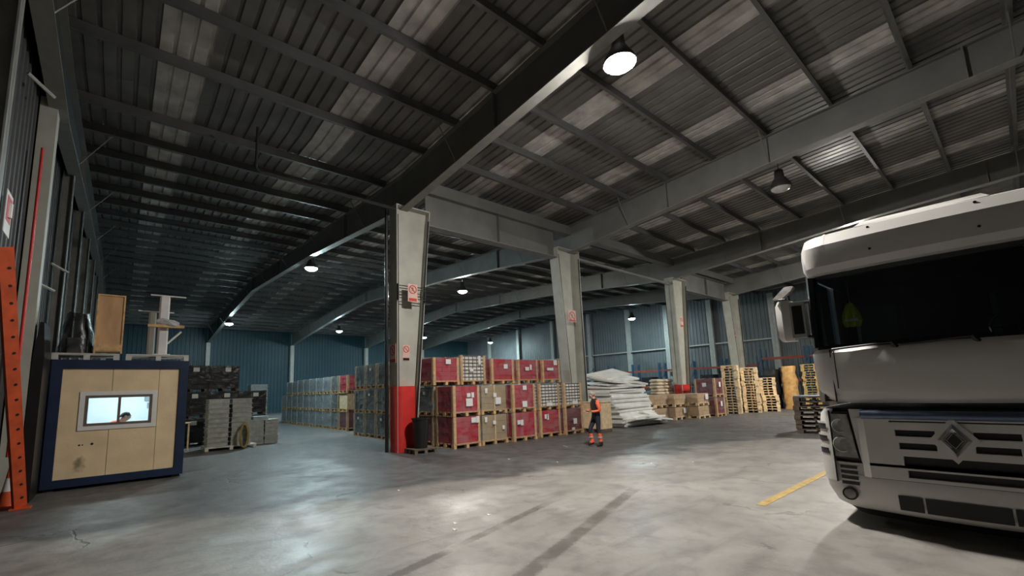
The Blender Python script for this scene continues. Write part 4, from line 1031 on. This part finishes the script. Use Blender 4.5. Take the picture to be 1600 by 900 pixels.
# mirrors
for s_ in (-1, 1):
    def Y(v): return TY+s_*v
    mh = MB(); rings = []
    for z, sx, o_ in ((2.26, .6, .03), (2.30, .9, .01), (2.5, 1, 0), (2.74, 1, 0), (2.81, .75, .03)):
        rings.append([(7.0-.09*sx, Y(1.36), z), (6.98-.13*sx, Y(1.44), z), (7.0-.08*sx, Y(1.53-o_), z), (7.10, Y(1.53-o_), z), (7.12, Y(1.36), z)])
    mh.loft(rings, True, True, True); mo = mh.build('mirror_housing', m_white, tr, smooth=True)
    mb = MB(); mb.loft([[(6.94, Y(1.205), z), (6.91, Y(1.36), z), (7.11, Y(1.36), z), (7.10, Y(1.205), z)] for z in (2.29, 2.77)], True, True, True); mb.build('mirror_inner_shell', m_tray, mo)
    mb = MB(); mb.loft([[(6.93, Y(1.225), z), (6.905, Y(1.335), z)] for z in (2.34, 2.72)]); mb.build('mirror_recess', m_black, mo)
    MB().box(7.121, 7.13, min(Y(1.23), Y(1.51)), max(Y(1.23), Y(1.51)), 2.32, 2.75).build('mirror_glass', m_chrome, mo)
    for z in (2.30, 2.77): MB().tube((7.02, Y(1.15), z+.0), (7.0, Y(1.44), z), .02, n=8).build('mirror_arm', m_black, tr)
    mb = MB(); mb.tube((6.98, Y(1.37), 2.78), (6.95, Y(1.37), 2.95), .014, n=6)
    mb.build('kerb_mirror_stem', m_black, tr)
    mb = MB(); mb.loft([[(6.86+d, Y(a), z), (6.95+d, Y(a), z), (6.95+d, Y(b), z), (6.86+d, Y(b), z)] for z, a, b, d in ((2.83, 1.40, 1.52, -.05), (2.93, 1.30, 1.44, .0), (2.98, 1.28, 1.40, .03), (2.995, 1.30, 1.38, .04))], True, True, True)
    mb.build('kerb_mirror', m_lampg, tr, smooth=True)
# wheels and chassis
m_tyre = M('tyre_rubber', (.015, .015, .015), .75, var=.2)
for s_ in (-1, 1):
    wh = MB().lathe([(.28, -.15), (.45, -.15), (.5, -.11), (.5, .11), (.45, .15), (.28, .15)], (7.95, TY+s_*1.0, .5), 28, 'y').build('tyre', m_tyre, tr, smooth=True)
    MB().lathe([(.05, -.12), (.27, -.10), (.27, .10), (.05, .12)], (7.95, TY+s_*1.0, .5), 20, 'y').build('wheel_rim', m_chrome, wh)
    MB().box(7.0, 13.5, TY+s_*.4-.05, TY+s_*.4+.05, .75, 1.0).build('chassis_rail', m_dark, tr)
    wh = MB().lathe([(.28, -.3), (.45, -.3), (.5, -.25), (.5, .25), (.45, .3), (.28, .3)], (11.6, TY+s_*.92, .5), 24, 'y').build('tyre', m_tyre, tr, smooth=True)
    MB().box(8.9, 10.6, min(TY+s_*.65, TY+s_*1.15), max(TY+s_*.65, TY+s_*1.15), .45, .98).build('fuel_tank', m_chrome, tr)
MB().tube((7.95, TY-.9, .5), (7.95, TY+.9, .5), .06).build('axle', m_dark, tr)
MB().tube((11.6, TY-.9, .5), (11.6, TY+.9, .5), .08).build('axle', m_dark, tr)
# hi-vis vest hanging inside the windscreen
r = empty('hi_vis_vest', (7.3, 1.36, 2.38), 'yellow hi-vis vest hanging inside the truck windscreen', 'vest')
m_vest = M('fluorescent_yellow', (.62, .75, .02), .6, var=.1)
mb = MB(); mb.loft([[(7.28+.02*math.sin(i*2.1+k), 1.36+(-.1+.2*i/7)*w_, 2.40+.31*k/4) for i in range(8)] for k, w_ in enumerate((.8, 1.0, .9, .6, .25))])
mb.loft([[(7.31+.02*math.sin(i*2.1+k), 1.36+(-.1+.2*i/7)*w_, 2.40+.31*k/4) for i in range(8)] for k, w_ in enumerate((.8, 1.0, .9, .6, .25))])
mb.build('cloth', m_vest, r, smooth=True)
MB().box(7.255, 7.26, 1.29, 1.43, 2.47, 2.50).build('reflective_band', m_paper, r)
MB().path([(7.295, 1.36, 2.70), (7.295, 1.36, 2.80), (7.295, 1.36, 3.07)], .006, 5).build('hook', m_chrome, r)
# ------------------------------------------------------------------ people
def skin_mesh(name, pts, edges, rad, root, levels=2):
    bm = bmesh.new(); sl = bm.verts.layers.skin.verify(); vs = {}
    for k, p in pts.items():
        v = bm.verts.new(p); rr = rad[k]; v[sl].radius = rr if isinstance(rr, tuple) else (rr, rr); v[sl].use_root = (k == root); vs[k] = v
    for a, b in edges: bm.edges.new((vs[a], vs[b]))
    me = bpy.data.meshes.new(name); bm.to_mesh(me); bm.free()
    o = bpy.data.objects.new(name, me); COL.objects.link(o)
    md = o.modifiers.new('s', 'SKIN'); md.use_smooth_shade = True
    o.modifiers.new('d', 'SUBSURF').levels = levels
    dg = bpy.context.evaluated_depsgraph_get(); dg.update()
    out = bpy.data.meshes.new_from_object(o.evaluated_get(dg)); bpy.data.objects.remove(o); bpy.data.meshes.remove(me)
    return out
def hand_chains(wrist, fwd, side, up, grip=.5):
    # palm + five fingers, each its own short chain rooted in the palm
    out = []; W = Vector(wrist); f_, s_, u_ = Vector(fwd), Vector(side), Vector(up)
    out.append(({'a': W, 'b': W+f_*.045, 'c': W+f_*.085}, [('a', 'b'), ('b', 'c')], {'a': .024, 'b': (.038, .018), 'c': (.038, .016)}, 'a'))
    for i, ln in enumerate((.068, .078, .074, .058)):
        b = W+f_*.08+s_*(.027-.018*i); k1 = b+f_*ln*.45-u_*.01*grip; k2 = k1+(f_*.6-u_*.8*grip).normalized()*ln*.35; k3 = k2+(f_*.2-u_*1.0*grip).normalized()*ln*.3
        out.append(({'a': b-f_*.02, 'b': k1, 'c': k2, 'd': k3}, [('a', 'b'), ('b', 'c'), ('c', 'd')], {'a': .009, 'b': .0088, 'c': .008, 'd': .0065}, 'a'))
    b = W+f_*.025+s_*.03; k1 = b+(f_*.6+s_*.6-u_*.3).normalized()*.04; k2 = k1+(f_*.9-u_*.4*grip).normalized()*.03
    out.append(({'a': b-s_*.01, 'b': k1, 'c': k2}, [('a', 'b'), ('b', 'c')], {'a': .012, 'b': .010, 'c': .008}, 'a'))
    return out
m_skin = M('skin', (.52, .30, .22), .5, var=.06); m_hv = M('hi_vis_orange', (.95, .16, .06), .6, var=.06)
m_navy = M('navy_trousers', (.018, .022, .04), .7, var=.2); m_vestk = M('black_vest', (.014, .014, .016), .6, var=.2); m_hair = M('grey_hair', (.35, .31, .28), .6, var=.2)
m_band = M('reflective_grey', (.5, .5, .48), .3)
def person(loc, rz, scale, J, label, matfun, mats, hair_mat, extra=None):
    r = empty('person', loc, label, 'person', rz=rz); r.scale = (scale,)*3
    E_ = [('pel', 'abd'), ('abd', 'che'), ('che', 'nec'), ('nec', 'hd0'), ('hd0', 'hd1'), ('hd1', 'hd2'), ('hd1', 'nose')]
    R_ = {'pel': (.155, .12), 'abd': (.15, .115), 'che': (.175, .125), 'nec': .062, 'hd0': (.066, .075), 'hd1': (.078, .096), 'hd2': (.062, .075), 'nose': .016}
    for s_ in 'lr':
        E_ += [('che', 'sh'+s_), ('sh'+s_, 'el'+s_), ('el'+s_, 'wr'+s_), ('pel', 'hi'+s_), ('hi'+s_, 'kn'+s_), ('kn'+s_, 'ca'+s_), ('ca'+s_, 'an'+s_), ('an'+s_, 'he'+s_), ('an'+s_, 'to'+s_)]
        R_.update({'sh'+s_: .068, 'el'+s_: .05, 'wr'+s_: .034, 'hi'+s_: .098, 'kn'+s_: .068, 'ca'+s_: .066, 'an'+s_: .05, 'he'+s_: .04, 'to'+s_: (.046, .034)})
    me = skin_mesh('body', J, E_, R_, 'pel')
    bm = bmesh.new(); bm.from_mesh(me)
    for s_ in 'lr':
        fwd = (Vector(J['wr'+s_])-Vector(J['el'+s_])).normalized(); up = Vector((0, 0, 1)); up = (up-fwd*up.dot(fwd)).normalized(); sd_ = up.cross(fwd)*(-1 if s_ == 'l' else 1)
        for p, e_, ra, rt_ in hand_chains(J['wr'+s_], fwd, sd_, up):
            hm = skin_mesh('hand', p, e_, ra, rt_, 1); n0 = len(bm.faces); bm.from_mesh(hm); bm.faces.ensure_lookup_table()
            for f_ in bm.faces[n0:]: f_.material_index = 99
            bpy.data.meshes.remove(hm)
    for f_ in bm.faces:
        f_.material_index = 0 if f_.material_index == 99 else matfun(f_.calc_center_median(), J); f_.smooth = True
    me.materials.clear()
    for m_ in mats: me.materials.append(m_)
    bm.to_mesh(me); bm.free()
    b = link('body', me, r)
    hd = Vector(J['hd1'])
    mb = MB(); rings = []
    for k in range(6):   # hair cap over crown and back
        a = k/5*1.6; rings.append([(hd.x-.022+(.102*math.cos(t_))*math.sin(a), hd.y+.084*math.sin(t_)*math.sin(a), hd.z+.0+.104*math.cos(a)-.02*math.cos(t_)*-1*math.sin(a)) for t_ in [2*PI*i/18 for i in range(18)]])
    mb.loft(rings, True, False, False); mb.build('hair', hair_mat, r, smooth=True, world=False)
    for s_ in (-1, 1):
        MB().lathe([(.001, -.011), (.008, -.008), (.011, 0), (.008, .008), (.001, .011)], (hd.x+.085, hd.y+s_*.033, hd.z+.012), 8, 'x').build('eye', m_vestk, r, smooth=True, world=False)
        MB().lathe([(.012, -.01), (.03, -.004), (.03, .004), (.012, .01)], (hd.x-.005, hd.y+s_*.083, hd.z-.005), 10, 'y').build('ear', m_skin, r, smooth=True, world=False)
    MB().box(hd.x+.078, hd.x+.088, hd.y-.025, hd.y+.025, hd.z-.052, hd.z-.045).build('mouth', m_cred2, r, world=False)
    if extra: extra(r)
    return r
# local frame: +x forward, +y left, z up ; 1.75 m tall
JW = {'pel': (0, 0, .95), 'abd': (.01, 0, 1.12), 'che': (.03, 0, 1.33), 'nec': (.06, 0, 1.51), 'hd0': (.085, 0, 1.57), 'hd1': (.10, 0, 1.645), 'hd2': (.09, 0, 1.70), 'nose': (.20, 0, 1.625),
      'shl': (.02, .19, 1.40), 'ell': (-.02, .25, 1.13), 'wrl': (.22, .16, 1.10), 'shr': (.04, -.19, 1.40), 'elr': (.03, -.25, 1.13), 'wrr': (.27, -.14, 1.12),
      'hil': (-.01, .095, .90), 'knl': (.0, .10, .50), 'cal': (-.03, .10, .36), 'anl': (-.07, .10, .09), 'hel': (-.12, .10, .045), 'tol': (.10, .11, .035),
      'hir': (.02, -.095, .90), 'knr': (.20, -.10, .53), 'car': (.19, -.10, .38), 'anr': (.14, -.10, .12), 'her': (.08, -.10, .10), 'tor': (.29, -.11, .06)}
def mw(c, J):
    if c.z > 1.515: return 0
    arm = abs(c.y) > .17 and c.z > 1.0
    if (Vector(J['wrl'])-c).length < .045 or (Vector(J['wrr'])-c).length < .045: return 0
    if c.z > 1.0 and (c.x > .15 or arm): return 1
    if c.z > 1.0: return 2
    if c.z < .13 or (c.x < .02 and c.z < .17): return 4
    if c.z < .42: return 1
    return 3
def wextra(r):
    MB().box(.05, .31, -.13, .13, 1.13, 1.136).build('clipboard_sheet', m_cbei, r, world=False)
    for s_, y in (('l', .10), ('r', -.10)):
        for z in (.30,):
            cx = -.035 if s_ == 'l' else .18
            MB().lathe([(.073, z-.02), (.073, z+.02)], (cx, y, 0), 14, caps=False).build('reflective_band', m_band, r, smooth=True, world=False)
fdir = math.atan2(.50, -.86)
person((10.85, 8.2, 0), fdir, .915, JW, 'worker in orange sleeves and dark vest walking past the carton stacks', mw, [m_skin, m_hv, m_vestk, m_navy, m_dark], m_hair, wextra)
JS = {'pel': (0, 0, .52), 'abd': (.0, 0, .70), 'che': (.10, 0, .95), 'nec': (.20, 0, 1.09), 'hd0': (.25, 0, 1.13), 'hd1': (.29, 0, 1.20), 'hd2': (.27, 0, 1.255), 'nose': (.385, 0, 1.175),
      'shl': (.08, .19, 1.08), 'ell': (.08, .25, .74), 'wrl': (.32, .14, .74), 'shr': (.08, -.19, 1.08), 'elr': (.08, -.25, .74), 'wrr': (.32, -.14, .74),
      'hil': (.06, .09, .50), 'knl': (.45, .11, .50), 'cal': (.45, .11, .36), 'anl': (.43, .11, .09), 'hel': (.38, .11, .045), 'tol': (.60, .11, .035),
      'hir': (.06, -.09, .50), 'knr': (.45, -.11, .50), 'car': (.45, -.11, .36), 'anr': (.43, -.11, .09), 'her': (.38, -.11, .045), 'tor': (.60, -.11, .035)}
def ms(c, J):
    if c.z > 1.10 and c.x > .16: return 0
    if c.z > .62: return 1
    return 3 if c.z > .1 else 4
person((-.12, 13.75, .205), 0, 1, JS, 'seated person in orange seen through the office cabin window', ms, [m_skin, m_hv, m_vestk, m_navy, m_dark], m_vestk)
r = empty('office_stool', (-.12, 13.75, .2), 'plain stool under the person inside the office cabin', 'stool')
MB().lathe([(.17, .60-.0), (.18, .62)], (-.12, 13.75, 0), 18).build('seat', m_black, r)
MB().tube((-.12, 13.75, .22), (-.12, 13.75, .60), .03).build('column', m_chrome, r)
MB().lathe([(.2, .2), (.2, .225)], (-.12, 13.75, 0), 18).build('base', m_black, r)
